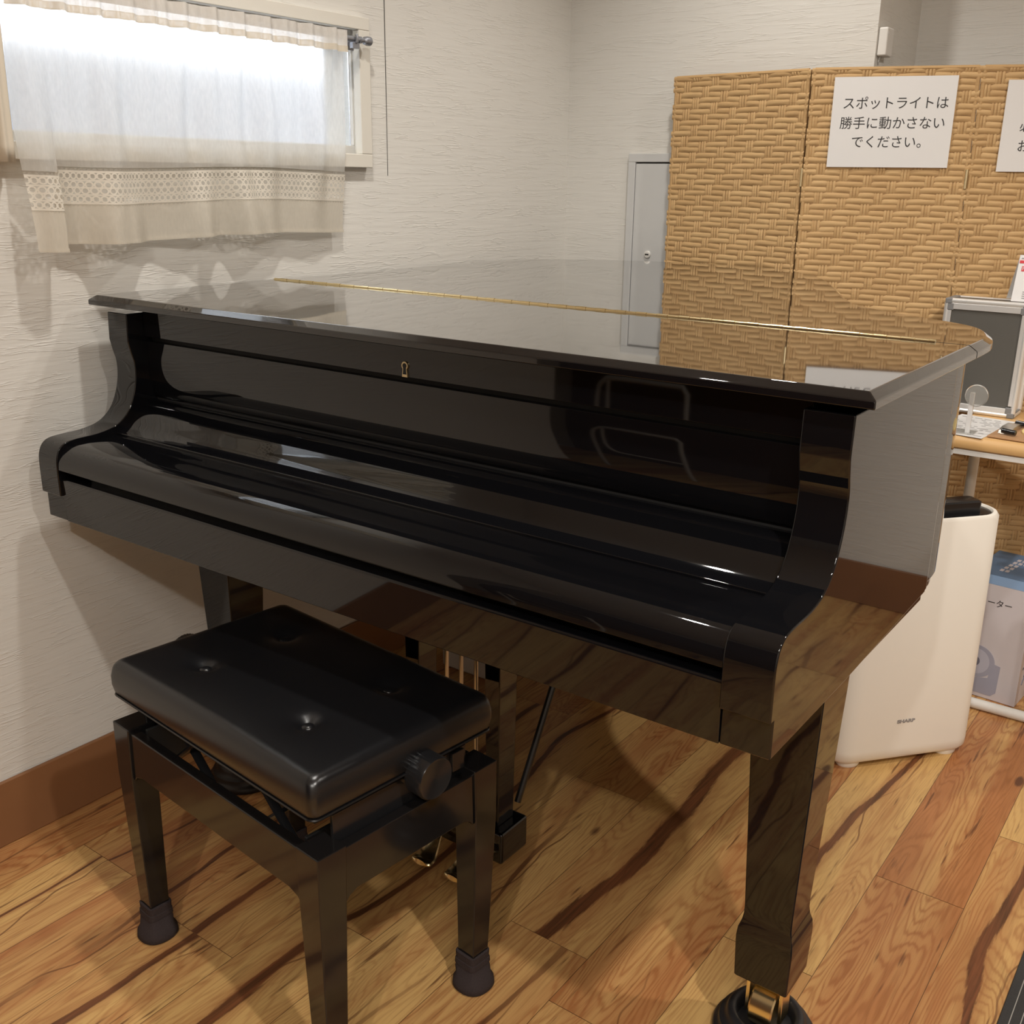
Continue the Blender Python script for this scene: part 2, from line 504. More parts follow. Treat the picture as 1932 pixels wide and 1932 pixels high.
def tube(bm, pts, r, seg=12, closed=False, flat=1.0):
    pts = [Vector(p) for p in pts]
    n = len(pts)
    rows = []
    up = None
    for i, p in enumerate(pts):
        if closed:
            t = (pts[(i + 1) % n] - pts[i - 1]).normalized()
        else:
            t = (pts[min(i + 1, n - 1)] - pts[max(i - 1, 0)]).normalized()
        if up is None:
            up = Vector((0, 0, 1)) if abs(t.z) < 0.9 else Vector((1, 0, 0))
        s = t.cross(up).normalized()
        up = s.cross(t).normalized()
        rr = r[i] if isinstance(r, (list, tuple)) else r
        rows.append([bm.verts.new(p + s * rr * math.cos(2 * PI * k / seg) + up * rr * flat * math.sin(2 * PI * k / seg)) for k in range(seg)])
    m = n if closed else n - 1
    for i in range(m):
        a, b = rows[i], rows[(i + 1) % n]
        for k in range(seg):
            bm.faces.new((a[k], a[(k + 1) % seg], b[(k + 1) % seg], b[k]))
    if not closed:
        bm.faces.new(rows[0][::-1])
        bm.faces.new(rows[-1])


def spline(pts, k=6, closed=False):
    out = []
    n = len(pts)
    rng = range(n) if closed else range(n - 1)
    for i in rng:
        p0 = pts[(i - 1) % n] if (closed or i > 0) else pts[0]
        p1, p2 = pts[i % n], pts[(i + 1) % n]
        p3 = pts[(i + 2) % n] if (closed or i + 2 < n) else pts[-1]
        for j in range(k):
            t = j / k
            out.append(tuple(0.5 * (2 * b + (c - a) * t + (2 * a - 5 * b + 4 * c - d) * t * t + (3 * b - a - 3 * c + d) * t ** 3)
                             for a, b, c, d in zip(p0, p1, p2, p3)))
    if not closed:
        out.append(tuple(pts[-1]))
    return out


def obj(name, bm, mat, parent=None, bevel=0.0, seg=2, smooth=30, recalc=True):
    if recalc:
        bmesh.ops.recalc_face_normals(bm, faces=bm.faces[:])
    me = bpy.data.meshes.new(name)
    bm.to_mesh(me)
    bm.free()
    o = bpy.data.objects.new(name, me)
    COL.objects.link(o)
    for mm in (mat if isinstance(mat, (list, tuple)) else [mat]):
        me.materials.append(mm)
    if smooth:
        me.shade_smooth()
        me.set_sharp_from_angle(angle=math.radians(smooth))
    if bevel > 0:
        b = o.modifiers.new('bevel', 'BEVEL')
        b.width = bevel
        b.segments = seg
        b.limit_method = 'ANGLE'
        b.angle_limit = math.radians(35)
        b.harden_normals = True
    if parent:
        o.parent = parent
    return o


def B():
    return bmesh.new()


def thing(name, label, cat, loc=(0, 0, 0), rz=0.0, group=None):
    o = bpy.data.objects.new(name, None)
    COL.objects.link(o)
    o.location = loc
    o.rotation_euler = (0, 0, rz)
    o.empty_display_size = 0.05
    tag(o, label, cat, group)
    return o


def tag(o, label, cat, group=None):
    o['label'] = label
    o['category'] = cat
    if group:
        o['group'] = group
    return o


def struct(o):
    o['kind'] = 'structure'
    return o


def rbox(name, dims, mat, parent=None, bevel=0.002, seg=2):
    bm = B()
    box(bm, *dims)
    return obj(name, bm, mat, parent, bevel=bevel, seg=seg)


def text_mesh(name, body, size, mat, parent, M, bold=0.0, align='LEFT', spacing=1.0, sx=1.0):
    cu = bpy.data.curves.new(name, 'FONT')
    cu.body = body
    cu.size = size
    cu.align_x = align
    cu.space_character = spacing
    cu.extrude = 0.0002
    cu.offset = bold
    tmp = bpy.data.objects.new(name + '_tmp', cu)
    COL.objects.link(tmp)
    dg = bpy.context.evaluated_depsgraph_get()
    me = bpy.data.meshes.new_from_object(tmp.evaluated_get(dg))
    bpy.data.objects.remove(tmp)
    bpy.data.curves.remove(cu)
    if sx != 1.0:
        for v in me.vertices:
            v.co.x *= sx
    me.transform(M)
    me.materials.clear()
    me.materials.append(mat)
    me.name = name
    o = bpy.data.objects.new(name, me)
    COL.objects.link(o)
    if parent:
        o.parent = parent
    return o


def plane_frame(o, u, v):
    """matrix taking text x,y,z to origin o with axes u, v and their normal"""
    u, v = Vector(u).normalized(), Vector(v).normalized()
    w = u.cross(v)
    return Matrix(((u.x, v.x, w.x, o[0]), (u.y, v.y, w.y, o[1]), (u.z, v.z, w.z, o[2]), (0, 0, 0, 1)))


# ============================================================ SETTING
XW, YB, YB2, ZC = -1.88, 2.86, 3.20, 2.46
XR, YF = 2.3, -1.55


def build_floor():
    bm = B()
    uvl = bm.loops.layers.uv.new('plank')
    cl = bm.loops.layers.float_color.new('plank_data')
    pw = 0.165
    rnd = random.Random(3)
    known = {  # column index from x = -0.265 going left : list of end joints, then tones/streaks from near to far
        -1: ([0.9, 2.115], [(0.30, 0.0), (0.42, 0.55), (0.05, 0.1)]),
        0: ([0.62, 1.828, 2.9], [(0.2, 0), (0.95, 0.0), (0.90, 0.0), (0.3, 0)]),
        1: ([0.35, 1.487, 2.55], [(0.3, .2), (0.22, 0.0), (0.06, 0.55), (0.5, 0)]),
        2: ([1.17, 2.28], [(0.22, 0.5), (0.78, 0.0), (0.35, 0.2)]),
        3: ([0.2, 1.289, 2.45], [(0.3, 0), (0.55, 0.35), (0.04, 1.0), (0.4, 0.3)]),
        4: ([0.70, 1.768, 2.7], [(0.5, 0.2), (0.20, 0.25), (0.62, 0.0), (0.2, 0)]),
        5: ([0.45, 1.096, 2.2], [(0.5, 0.2), (0.20, 0.8), (0.10, 0.5), (0.6, 0)]),
        6: ([0.92, 2.0], [(0.22, 0.6), (0.40, 0.5), (0.6, 0.0)]),
        7: ([0.50, 1.62], [(0.25, 0.3), (0.42, 0.25), (0.55, 0.2)]),
        8: ([0.95, 2.1], [(0.30, 0.15), (0.70, 0.25), (0.5, 0.0)]),
        9: ([0.6, 1.7], [(0.75, 0.1), (0.75, 0.15), (0.3, 0.1)]),
        10: ([1.1, 2.2], [(0.2, 0.1), (0.25, 0.2), (0.3, 0.2)]),
    }
    ylo, yhi = YF, 3.2
    k = -16
    while True:
        x1 = -0.265 - pw * k
        x0 = x1 - pw
        if x1 < -2.75:
            break
        if k in known:
            ends, tones = known[k]
        else:
            s = rnd.uniform(-0.4, 0.5)
            ends = [s + 1.15 * i for i in range(3)]
            tones = [(rnd.choice((0.1, 0.3, 0.5, 0.85)), rnd.choice((0, 0, 0.4))) for _ in range(4)]
        ys = [ylo] + ends + [yhi]
        # keep old planks going behind the camera
        for i in range(len(ys) - 1):
            a, b_ = ys[i], ys[i + 1]
            cuts = [a]
            while b_ - cuts[-1] > 1.6:
                cuts.append(cuts[-1] + 1.2)
            cuts.append(b_)
            for a2, b2 in zip(cuts, cuts[1:]):
                sd = rnd.random()
                g = 0.0006
                vs = [bm.verts.new(p) for p in ((x0, a2 + g, 0), (x1, a2 + g, 0), (x1, b2 - g, 0), (x0, b2 - g, 0))]
                f = bm.faces.new(vs)
                for lp, uv in zip(f.loops, ((-pw / 2, a2), (pw / 2, a2), (pw / 2, b2), (-pw / 2, b2))):
                    lp[uvl].uv = uv
                    lp[cl] = (tones[i][0], sd, tones[i][1], 1)
        k += 1
    # dark bed seen in the end joints
    vs = [bm.verts.new(p) for p in ((-2.9, ylo, -0.002), (XR + .3, ylo, -0.002), (XR + .3, yhi + .1, -0.002), (-2.9, yhi + .1, -0.002))]
    f = bm.faces.new(vs)
    f.material_index = 1
    vs2 = [bm.verts.new((v.co.x, v.co.y, -0.06)) for v in vs]
    for i in range(4):
        q = bm.faces.new((vs[i], vs2[i], vs2[(i + 1) % 4], vs[(i + 1) % 4]))
        q.material_index = 1
    q = bm.faces.new(vs2)
    q.material_index = 1
    return struct(obj('floor', bm, [floor_mat(), M_BASE], recalc=False, smooth=0))


build_floor()

# window opening in the left wall
OY0, OY1, OZ0, OZ1 = 0.93, 1.945, 1.347, 1.628
YL0 = -0.43
bm = B()
box(bm, XW - .12, XW, YL0, OY0, 0, ZC)
box(bm, XW - .12, XW, OY1, YB + .4, 0, ZC)
box(bm, XW - .12, XW, OY0, OY1, 0, OZ0)
box(bm, XW - .12, XW, OY0, OY1, OZ1, ZC)
struct(obj('wall_left', bm, M_WALL))
bm = B()
box(bm, XW - .12, -0.953, YB, YB2 + .12, 0, ZC)
box(bm, -0.953, XR + .1, YB2, YB2 + .12, 0, ZC)
struct(obj('wall_back', bm, M_WALL))
bm = B()
box(bm, XR, XR + .1, YF, YB2, 0, ZC)
struct(obj('wall_right', bm, M_WALL))
bm = B()
box(bm, -2.8, XR + .1, YF - .1, YF, 0, ZC)
box(bm, -2.8, -2.7, YF, YL0 + .1, 0, ZC)
box(bm, -2.7, XW - .12, YL0, YL0 + .1, 0, ZC)
struct(obj('wall_front', bm, M_WALL))
bm = B()
box(bm, -2.8, XR + .1, YF - .1, YB2 + .1, ZC, ZC + .06)
struct(obj('ceiling', bm, M_CEIL))


def base(name, dims):
    return struct(rbox(name, dims, M_BASE, bevel=0.003))


base('baseboard_left', (XW, XW + .010, YL0, YB, 0, .139))
base('baseboard_back', (XW + .010, -0.953, YB - .010, YB, 0, .139))
base('baseboard_recess', (-0.943, XR, YB2 - .010, YB2, 0, .139))
base('baseboard_right', (XR - .010, XR, YF, YB2 - .01, 0, .139))
# open joint in the wallpaper right of the window
bm = B()
prism(bm, [(2.0370, ZC), (2.0405, ZC), (2.0392, 1.52), (2.0384, 1.30), (2.0376, 1.30), (2.0380, 1.52)], XW, XW + .0012, 'x')
struct(obj('trim_1', bm, M_SEAM, smooth=0))
# dark wooden door in the wall behind the camera
dr = struct(rbox('door_1', (-2.50, -0.25, YF, YF + .05, 0, 2.05), M_DOORWOOD))
bm = B()
tube(bm, [(-0.40, YF + .05, 1.0), (-0.40, YF + .10, 1.0), (-0.52, YF + .10, 1.0)], 0.011)
obj('door_handle', bm, M_STEEL, dr)

# window
win = bpy.data.objects.new('window_1', None)
COL.objects.link(win)
win.location = (XW, (OY0 + OY1) / 2, OZ0)
struct(win)
wm = Matrix.Translation(-Vector(win.location))


def wpart(name, bm, mat, bevel=0.002):
    bm.transform(wm)
    return obj(name, bm, mat, win, bevel=bevel)


bm = B()
cz0, cz1, cy0, cy1, px = 1.318, 1.652, 0.895, 1.963, XW + .022
iy0, iy1, iz0, iz1 = OY0 + .004, OY1 - .018, OZ0 + .002, OZ1 - .004
box(bm, XW, px, cy0, cy1, iz1, cz1)
box(bm, XW, px, cy0, cy1, cz0, iz0)
box(bm, XW, px, cy0, iy0, iz0, iz1)
box(bm, XW, px, iy1, cy1, iz0, iz1)
wpart('window_casing', bm, M_CASING)
bm = B()
xg0, xg1 = XW - .040, XW - .020
for a in ((OY0, OY1, OZ0, OZ0 + .022), (OY0, OY1, OZ1 - .02, OZ1), (OY0, OY0 + .022, OZ0 + .022, OZ1 - .02),
          (OY1 - .004, OY1, OZ0 + .022, OZ1 - .02)):
    box(bm, xg0, xg1, *a)
wpart('window_sash', bm, M_WHITEPT)
bm = B()
box(bm, XW - .032, XW - .028, OY0 + .012, OY1 - .006, OZ0 + .012, OZ1 - .01)
wpart('window_pane', bm, M_FROST, bevel=0)
# neighbouring wall outside
bm = B()
box(bm, -3.4, -3.2, -1.2, 4.6, 0.0, 1.685)
ow = obj('wall_outside', bm, M_OUTWALL)
struct(ow)

# ============================================================ CURTAIN
XC = -1.835
YC0, YC1, ZCT, ZCB = 1.045, 1.850, 1.612, 1.172


def interp(tab, t):
    if t <= tab[0][0]:
        return tab[0][1]
    for (a, va), (b_, vb) in zip(tab, tab[1:]):
        if t <= b_:
            s = (t - a) / (b_ - a)
            s = s * s * (3 - 2 * s)
            return va + (vb - va) * s
    return tab[-1][1]


HEM = [(1.045, -1.812), (1.075, -1.800), (1.098, -1.802), (1.107, -1.858), (1.15, -1.852), (1.205, -1.805), (1.25, -1.818),
       (1.31, -1.856), (1.38, -1.842), (1.43, -1.822), (1.48, -1.850), (1.53, -1.800), (1.60, -1.828), (1.66, -1.850),
       (1.74, -1.842), (1.80, -1.852), (1.85, -1.856)]


def fold_x(y, s):
    """x of the cloth; s = 0 at the rod, 1 at the hem"""
    yy = y + (1 - s) * 0.028 * math.sin(5 * y)
    lower = interp(HEM, yy)
    upper = XC + 0.006 * math.sin(y * 95) + 0.004 * math.sin(y * 171 + 1)
    mid = XC + 0.010 * math.sin(y * 47 + 0.6) + 0.007 * math.sin(y * 83)
    if s < 0.12:
        return upper
    t = (s - 0.12) / 0.88
    if t < 0.4:
        q = t / 0.4
        return upper + (mid - upper) * q
    q = (t - 0.4) / 0.6
    q = q * q * (3 - 2 * q)
    return mid + (lower - mid) * q


def hem_drop(y):
    d = 0.004 * math.sin(y * 9.0)
    if y < 1.105:
        d -= 0.012
    return d


def cloth(name, z0, z1, mat, parent, push=0.0, nz=20, ny=320):
    bm = B()
    uvl = bm.loops.layers.uv.new('cloth')
    rows = []
    for j in range(nz + 1):
        v = z0 + (z1 - z0) * j / nz
        row = []
        for i in range(ny + 1):
            y = YC0 + (YC1 - YC0) * i / ny
            s = (ZCT - v) / (ZCT - ZCB)
            z = v + hem_drop(y) * max(0, min(1, (s - 0.15) / 0.6))
            vv = bm.verts.new((fold_x(y, s) + push - XC, y - YC0, z - ZCT))
            row.append((vv, y, v - z0))
        rows.append(row)
    for a, b_ in zip(rows, rows[1:]):
        for i in range(ny):
            q = (a[i], a[i + 1], b_[i + 1], b_[i])
            f = bm.faces.new([t[0] for t in q])
            for lp, t in zip(f.loops, q):
                lp[uvl].uv = (t[1], t[2])
    return obj(name, bm, mat, parent, smooth=80)


cur = thing('cafe_curtain', 'sheer white cafe curtain with a crochet lace band hanging over the window', 'curtain', (XC, YC0, ZCT))
cloth('sheer_panel', 1.310, 1.570, M_SHEER, cur)
cloth('lace_band', 1.240, 1.311, M_LACE, cur, push=0.0015, nz=10)
cloth('hem_panel', ZCB, 1.244, M_HEM, cur, nz=10)
cloth('rod_pocket', 1.578, ZCT, M_HEAD, cur, push=0.016, nz=8)
cloth('header_band', 1.566, 1.579, M_HEADB, cur, push=0.0165, nz=2)
cloth('hem_stitch', ZCB, ZCB + .007, M_HEM, cur, push=0.0025, nz=2)

rod = thing('curtain_rod', 'thin grey curtain rod with a knob end at the top right corner of the window', 'curtain rod', (-1.835, 1.0, 1.598))
bm = B()
tube(bm, [(0, 0.045, 0), (0, 0.905, 0)], 0.0055, 16)
obj('rod', bm, M_GREYROD, rod)
bm = B()
lathe(bm, [(.0055, .902), (.0075, .903), (.0078, .908), (.0048, .911), (.0050, .918), (.0088, .921), (.0105, .930), (.0100, .938), (.006, .943)], 24, axis='y')
obj('finial', bm, M_GREYROD, rod)
bm = B()
box(bm, -.023, -.020, .873, .905, -.022, .010)
box(bm, -.022, .004, .884, .890, -.014, -.006)
tube(bm, [(.0, .887, -.010), (.008, .887, -.006), (.0095, .887, .002), (.007, .887, .009)], .0035, 8)
box(bm, -.004, .006, .876, .898, -.020, -.008)
obj('bracket', bm, M_GREYROD, rod)

# side drape
bm = B()
rows = []
for j in range(25):
    z = 1.313 + (1.95 - 1.313) * j / 24
    row = []
    for i in range(81):
        t = i / 80
        y = 0.80 + (1.036 - 0.80) * t + 0.004 * (z - 1.313) / 0.25 * t
        x = -1.812 + 0.017 * math.sin(t * 30 + 0.4) + 0.008 * math.sin(t * 55) - 0.02 * (t > 0.97) * (t - .97) / .03
        row.append(bm.verts.new((x, y, z)))
    rows.append(row)
for a, b_ in zip(rows, rows[1:]):
    for i in range(80):
        bm.faces.new((a[i], a[i + 1], b_[i + 1], b_[i]))
o = obj('side_drape', bm, M_DRAPE, smooth=80)
md = o.modifiers.new('thick', 'SOLIDIFY')
md.thickness = 0.002
tag(o, 'plain cream drape hanging left of the lace curtain at the window', 'curtain')

# ============================================================ GRAND PIANO
PX0, PX1 = -1.800, -0.363      # case sides
LXL, LXR = -1.8206, -0.350     # lid edges
LZ = 1.0763
piano = thing('grand_piano', 'large glossy black grand piano with its lid and keyboard cover closed', 'piano', (-1.0815, 1.3, 0))
pm = Matrix.Translation((1.0815, -1.3, 0))


def ppart(name, bm, mat=None, parent=None, bevel=0.0015, seg=2, smooth=30):
    bm.transform(pm)
    return obj(name, bm, mat or M_PIANO, parent or piano, bevel=bevel, seg=seg, smooth=smooth)


# lid outline, clockwise from front left seen from above
tail_pts = [(LXL, 1.60), (LXL, 1.90), (LXL, 2.15), (-1.819, 2.34), (-1.785, 2.49), (-1.69, 2.605), (-1.545, 2.685), (-1.38, 2.735),
            (-1.22, 2.745), (-1.085, 2.705), (-1.000, 2.630), (-0.930, 2.545), (-0.868, 2.44), (-0.795, 2.288), (-0.730, 2.145),
            (-0.668, 2.030), (-0.605, 1.962), (-0.550, 1.922), (-0.495, 1.890), (-0.437, 1.856), (-0.396, 1.820), (-0.368, 1.765),
            (-0.353, 1.70), (LXR, 1.65), (LXR, 1.60)]
tail = spline(tail_pts, 5)


def inset(poly, d):
    n = len(poly)
    out = []
    for i in range(n):
        p0, p1, p2 = (Vector(poly[i - 1]), Vector(poly[i]), Vector(poly[(i + 1) % n]))
        e1 = (p1 - p0).normalized()
        e2 = (p2 - p1).normalized()
        n1 = Vector((e1.y, -e1.x))
        n2 = Vector((e2.y, -e2.x))
        b_ = n1 + n2
        if b_.length < 1e-6:
            b_ = n1
        b_ = b_.normalized()
        k = d / max(0.35, b_.dot(n1))
        out.append((p1.x + b_.x * k, p1.y + b_.y * k))
    return out


def lid_solid(bm, poly, keep=None):
    """bevelled slab: flat top, sloping bevel, square edge; edges where keep(p) stay unbevelled"""
    o1 = inset(poly, -0.012)
    if keep:
        o1 = [p if keep(p) else q for p, q in zip(poly, o1)]
    z0, z1, z2 = LZ - .0185, LZ - .0085, LZ
    loft(bm, [[(x, y, z0) for x, y in o1], [(x, y, z1) for x, y in o1], [(x, y, z2) for x, y in poly]])


HY = 1.5973
bm = B()
front = [(LXL, 1.155), (LXL, HY - .0008), (LXR, HY - .0008), (LXR, 1.155)]
o1 = [(LXL - .012, 1.143), (LXL - .012, HY - .0008), (LXR + .012, HY - .0008), (LXR + .012, 1.143)]
loft(bm, [[(x, y, LZ - .0185) for x, y in o1], [(x, y, LZ - .0085) for x, y in o1], [(x, y, LZ) for x, y in front]])
ppart('front_lid', bm, M_LID, bevel=0.0018, seg=3)
main = [(LXL, HY + .0008)] + tail[1:-1] + [(LXR, HY + .0008)]
# reverse orientation check happens in recalc; the straight hinge edge keeps y
bm = B()
o1 = inset(main, -0.012)
o1[0] = (LXL - .012, HY + .0008)
o1[-1] = (LXR + .012, HY + .0008)
loft(bm, [[(x, y, LZ - .0185) for x, y in o1], [(x, y, LZ - .0085) for x, y in o1], [(x, y, LZ) for x, y in main]])
ppart('main_lid', bm, M_LID, bevel=0.0018, seg=3)
bm = B()
x = LXL
i = 0
while x < -0.400:
    x2 = min(x + 0.0205, -0.397)
    r = 0.0031 if i % 2 else 0.0026
    tube(bm, [(x + .0003, HY, LZ + .0008), (x2 - .0003, HY, LZ + .0008)], r, 14)
    x = x2
    i += 1
box(bm, LXL, -0.397, HY - .0046, HY + .0046, LZ - .001, LZ + .0007)
ppart('lid_hinge', bm, M_BRASS, bevel=0)

# case (rim)
rim = [(PX0 + .001, 1.235), (PX0 + .001, 1.60)] + [p for p in inset(main, 0.021)[3:-2]] + [(PX1 - .0005, 1.61), (PX1 - .0008, 1.235)]
bm = B()
loft(bm, [[(x, y, .690) for x, y in rim], [(x, y, 1.051) for x, y in rim]])
ppart('case_rim', bm, bevel=0.004, seg=3)
bm = B()
loft(bm, [[(x, y, .672) for x, y in inset(rim, 0.006)], [(x, y, .690) for x, y in inset(rim, 0.006)]])
ppart('soundboard_frame', bm, M_PIANO)
# keybed with a rounded front corner
bm = B()
prism(bm, [(1.003, .683), (1.003, .7295), (1.236, .7295), (1.236, .683)], PX0 + .001, PX1 - .001)
ppart('keybed', bm, bevel=0.0015)

ARM = [(1.160, 1.046), (1.158, .995), (1.163, .972), (1.168, .952), (1.1675, .925), (1.161, .897), (1.148, .869), (1.130, .850),
       (1.108, .8385), (1.075, .8325), (1.035, .831), (1.012, .8285), (.998, .821), (.990, .807), (.987, .787), (.987, .73)]
arm_c = [ARM[0]] + spline(ARM[1:], 5)
arm_prof = arm_c + [(.9958, .7295), (.9958, .6812), (1.24, .6812), (1.60, .690), (1.60, 1.046)]
for a0, a1 in ((PX0, -1.740), (-0.425, PX1)):
    bm = B()
    prism(bm, arm_prof, a0, a1)
    ppart('arm', bm, bevel=0.0022, seg=3, smooth=25)
XI0, XI1 = -1.7398, -0.4252
bm = B()
prism(bm, [(1.195, 1.0005), (1.195, 1.052), (1.235, 1.052), (1.235, 1.0005)], XI0, XI1)
lr = ppart('lock_rail', bm, bevel=0.0015)
# keyhole escutcheon
bm = B()
kx, kz = -1.074, 1.0125


def key_outline(s):
    pts = []
    for i in range(19):
        a = -PI / 4 + (PI + PI / 2) * i / 18
        pts.append((kx + s * .0066 * math.cos(a), kz + .0065 + s * .0066 * math.sin(a)))
    pts += [(kx - s * .0044, kz), (kx - s * .0058, kz - s * .0115), (kx + s * .0058, kz - s * .0115), (kx + s * .0044, kz)]
    return pts


loft(bm, [[(x, 1.1955, z) for x, z in key_outline(1.0)], [(x, 1.1925, z) for x, z in key_outline(.96)]])
esc = ppart('keyhole_plate', bm, M_BRASSDULL, lr, bevel=0)
bm = B()
loft(bm, [[(x, 1.1930, z) for x, z in key_outline(.60)], [(x, 1.1921, z) for x, z in key_outline(.60)]])
ppart('keyhole', bm, M_BLACKMAT, lr, bevel=0)
# dark recess behind the gap
bm = B()
box(bm, XI0, XI1, 1.212, 1.235, .75, 1.02)
ppart('inner_back', bm, M_BLACKMAT, bevel=0)
# fallboard
fb = [(1.200, .991), (1.1985, .955), (1.1990, .925), (1.2010, .905), (1.2045, .890)]
lipc = [(1.192, .8752), (1.182, .8722), (1.165, .8625), (1.150, .8505), (1.137, .8395), (1.127, .8330), (1.119, .8290)]
bm = B()
prism(bm, spline(fb, 4) + [(1.2065, .8855), (1.2110, .8835), (1.2130, .8770), (1.2000, .8765)] + spline(lipc, 4) +
      [(1.114, .8275), (1.114, .8235), (1.140, .818), (1.222, .850), (1.222, .991)], XI0, XI1)
ppart('fallboard', bm, bevel=0.0010, smooth=28)
# rounded front rail below the keyboard cover
fr = [(1.150, .8235), (1.075, .8240), (1.040, .8238), (1.020, .8215), (1.006, .8160), (.9965, .8070), (.9905, .7950), (.9890, .7800)]
bm = B()
prism(bm, spline(fr, 5) + [(.996, .7785), (1.20, .7785), (1.20, .81)], XI0, XI1)
ppart('front_rail', bm, bevel=0.0008, smooth=25)
bm = B()
prism(bm, [(.9950, .6810), (.9920, .7600), (.9945, .7628), (1.02, .7628), (1.02, .7785), (1.2, .7785), (1.2, .7300), (1.0025, .7300), (1.0025, .6810)], XI0, XI1)
ppart('key_slip', bm, bevel=0.0012)


def sq(cx, cy, h, z, hy=None):
    hy = hy or h
    return [(cx - h, cy - hy, z), (cx + h, cy - hy, z), (cx + h, cy + hy, z), (cx - h, cy + hy, z)]


def leg(cx, cy):
    bm = B()
    prof = [(.680, .053), (.655, .052), (.600, .0505), (.30, .0395), (.255, .0378), (.238, .0378), (.226, .0395), (.214, .0432), (.200, .0445), (.190, .0445), (.126, .0425), (.122, .040)]
    loft(bm, [sq(cx, cy, h, z) for z, h in prof])
    lg = ppart('leg', bm, bevel=0.0022, seg=3)
    bm = B()
    box(bm, cx - .030, cx - .024, cy - .016, cy + .016, .046, .123)
    box(bm, cx + .024, cx + .030, cy - .016, cy + .016, .046, .123)
    box(bm, cx - .030, cx + .030, cy - .02, cy + .02, .112, .123)
    ppart('caster_fork', bm, M_BRASS, lg, bevel=0.001)
    bm = B()
    lathe(bm, [(.02, -.0195), (.034, -.0195), (.036, -.017), (.036, .017), (.034, .0195), (.02, .0195)], 36, (cx, cy + .004, .058), axis='x')
    ppart('caster_wheel', bm, M_BRASS, lg, bevel=0)
    return lg


LEGS = [(-.446, 1.318), (-1.690, 1.318), (-1.42, 2.42)]
for c_ in LEGS:
    leg(*c_)

# lyre
ly = thing('lyre', '', '')
for k_ in list(ly.keys()):
    del ly[k_]
ly.name = 'lyre'
ly.parent = piano
ly.location = (-.02, .06, 0)
lm = Matrix.Translation((1.0815 + .02, -1.36, 0))


def lpart(name, bm, mat=None, bevel=0.0015):
    bm.transform(lm)
    return obj(name, bm, mat or M_PIANO, ly, bevel=bevel)


bm = B()
box(bm, -1.232, -.970, 1.318, 1.402, .080, .146)
lpart('pedal_box', bm, bevel=0.006)
for cx in (-1.195, -1.005):
    bm = B()
    loft(bm, [[(cx - .014, 1.335, .146), (cx + .014, 1.335, .146), (cx + .014, 1.383, .146), (cx - .014, 1.383, .146)],
              [(cx - .019, 1.330, .674), (cx + .019, 1.330, .674), (cx + .019, 1.388, .674), (cx - .019, 1.388, .674)]])
    lpart('lyre_post', bm, bevel=0.002)
for cx in (-1.135, -1.10, -1.065):
    bm = B()
    tube(bm, [(cx, 1.362, .146), (cx, 1.362, .674)], .0042, 10)
    lpart('pedal_rod', bm, M_STEEL, 0)
for cx in (-1.196, -1.115, -1.035):
    bm = B()
    pts = [(cx, 1.335, .104), (cx, 1.318, .102), (cx, 1.303, .092), (cx, 1.290, .078), (cx, 1.277, .067), (cx, 1.264, .062), (cx, 1.252, .064)]
    pp = spline(pts, 4)
    rr = [0.008 + 0.016 * min(1, max(0, (1.315 - p[1]) / 0.045)) for p in pp]
    rr[-1] = 0.016
    rr[-2] = 0.021
    tube(bm, pp, rr, 14, flat=0.30)
    lpart('pedal', bm, M_BRASS, 0)
bm = B()
tube(bm, [(-.990, 1.395, .17), (-.972, 1.64, .674)], .0065, 10)
lpart('lyre_brace', bm, M_BLACKPL, 0)

# caster cups
cups = ['black ribbed caster cup under the near right piano leg', 'black caster cup under the left piano leg behind the bench',
        'black caster cup under the rear piano leg']
for (cx, cy), lab in zip(LEGS, cups):
    bm = B()
    pr = [(.079, 0), (.0815, .004), (.0815, .010), (.079, .014), (.0745, .016), (.0725, .021), (.0715, .027), (.066, .030), (.0625, .033),
          (.061, .039), (.0585, .0445), (.054, .047), (.049, .0465), (.0455, .043), (.044, .034), (.0435, .0215), (.0, .0215)]
    lathe(bm, pr[:-1] + [(.001, .0215)], 64)
    o = obj('caster_cup', bm, M_RUBBER, smooth=50)
    o.location = (cx, cy, 0.0005)
    tag(o, lab, 'caster cup', 'caster cups under the piano')

# ============================================================ BENCH
bench = thing('piano_bench', 'black padded piano bench with buttoned leather seat and side height knobs', 'bench', (-1.153, 1.008, 0), math.radians(-6.0))
BW, BD, BH = .552, .352, .424


def bpart(name, bm, mat=None, parent=None, bevel=0.002, seg=2, smooth=30):
    return obj(name, bm, mat or M_BENCHWOOD, parent or bench, bevel=bevel, seg=seg, smooth=smooth)


# cushion
cb = B()
sx, sy, z0, z1 = .268, .1745, .476, .539
BTN = [(-.135, -.078), (.135, -.078), (-.135, .078), (.135, .078)]
nx, ny = 96, 64


def cush(u, v):
    """u, v in -1..1 over the top surface and down the sides; returns point"""
    return None


R = 0.016
rows = []
# rings from the bottom seam up around the rounded shoulder, then the top grid
def rrect(hx, hy, rad, seg=8, n_side=(40, 26)):
    pts = []
    for (cx, cy, a0) in ((hx - rad, hy - rad, 0), (-hx + rad, hy - rad, 90), (-hx + rad, -hy + rad, 180), (hx - rad, -hy + rad, 270)):
        for i in range(seg + 1):
            a = math.radians(a0 + 90 * i / seg)
            pts.append((cx + rad * math.cos(a), cy + rad * math.sin(a)))
    out = []
    for i in range(len(pts)):
        p, q = pts[i], pts[(i + 1) % len(pts)]
        d = math.hypot(q[0] - p[0], q[1] - p[1])
        m = max(1, int(d / 0.012))
        for j in range(m):
            out.append((p[0] + (q[0] - p[0]) * j / m, p[1] + (q[1] - p[1]) * j / m))
    return out


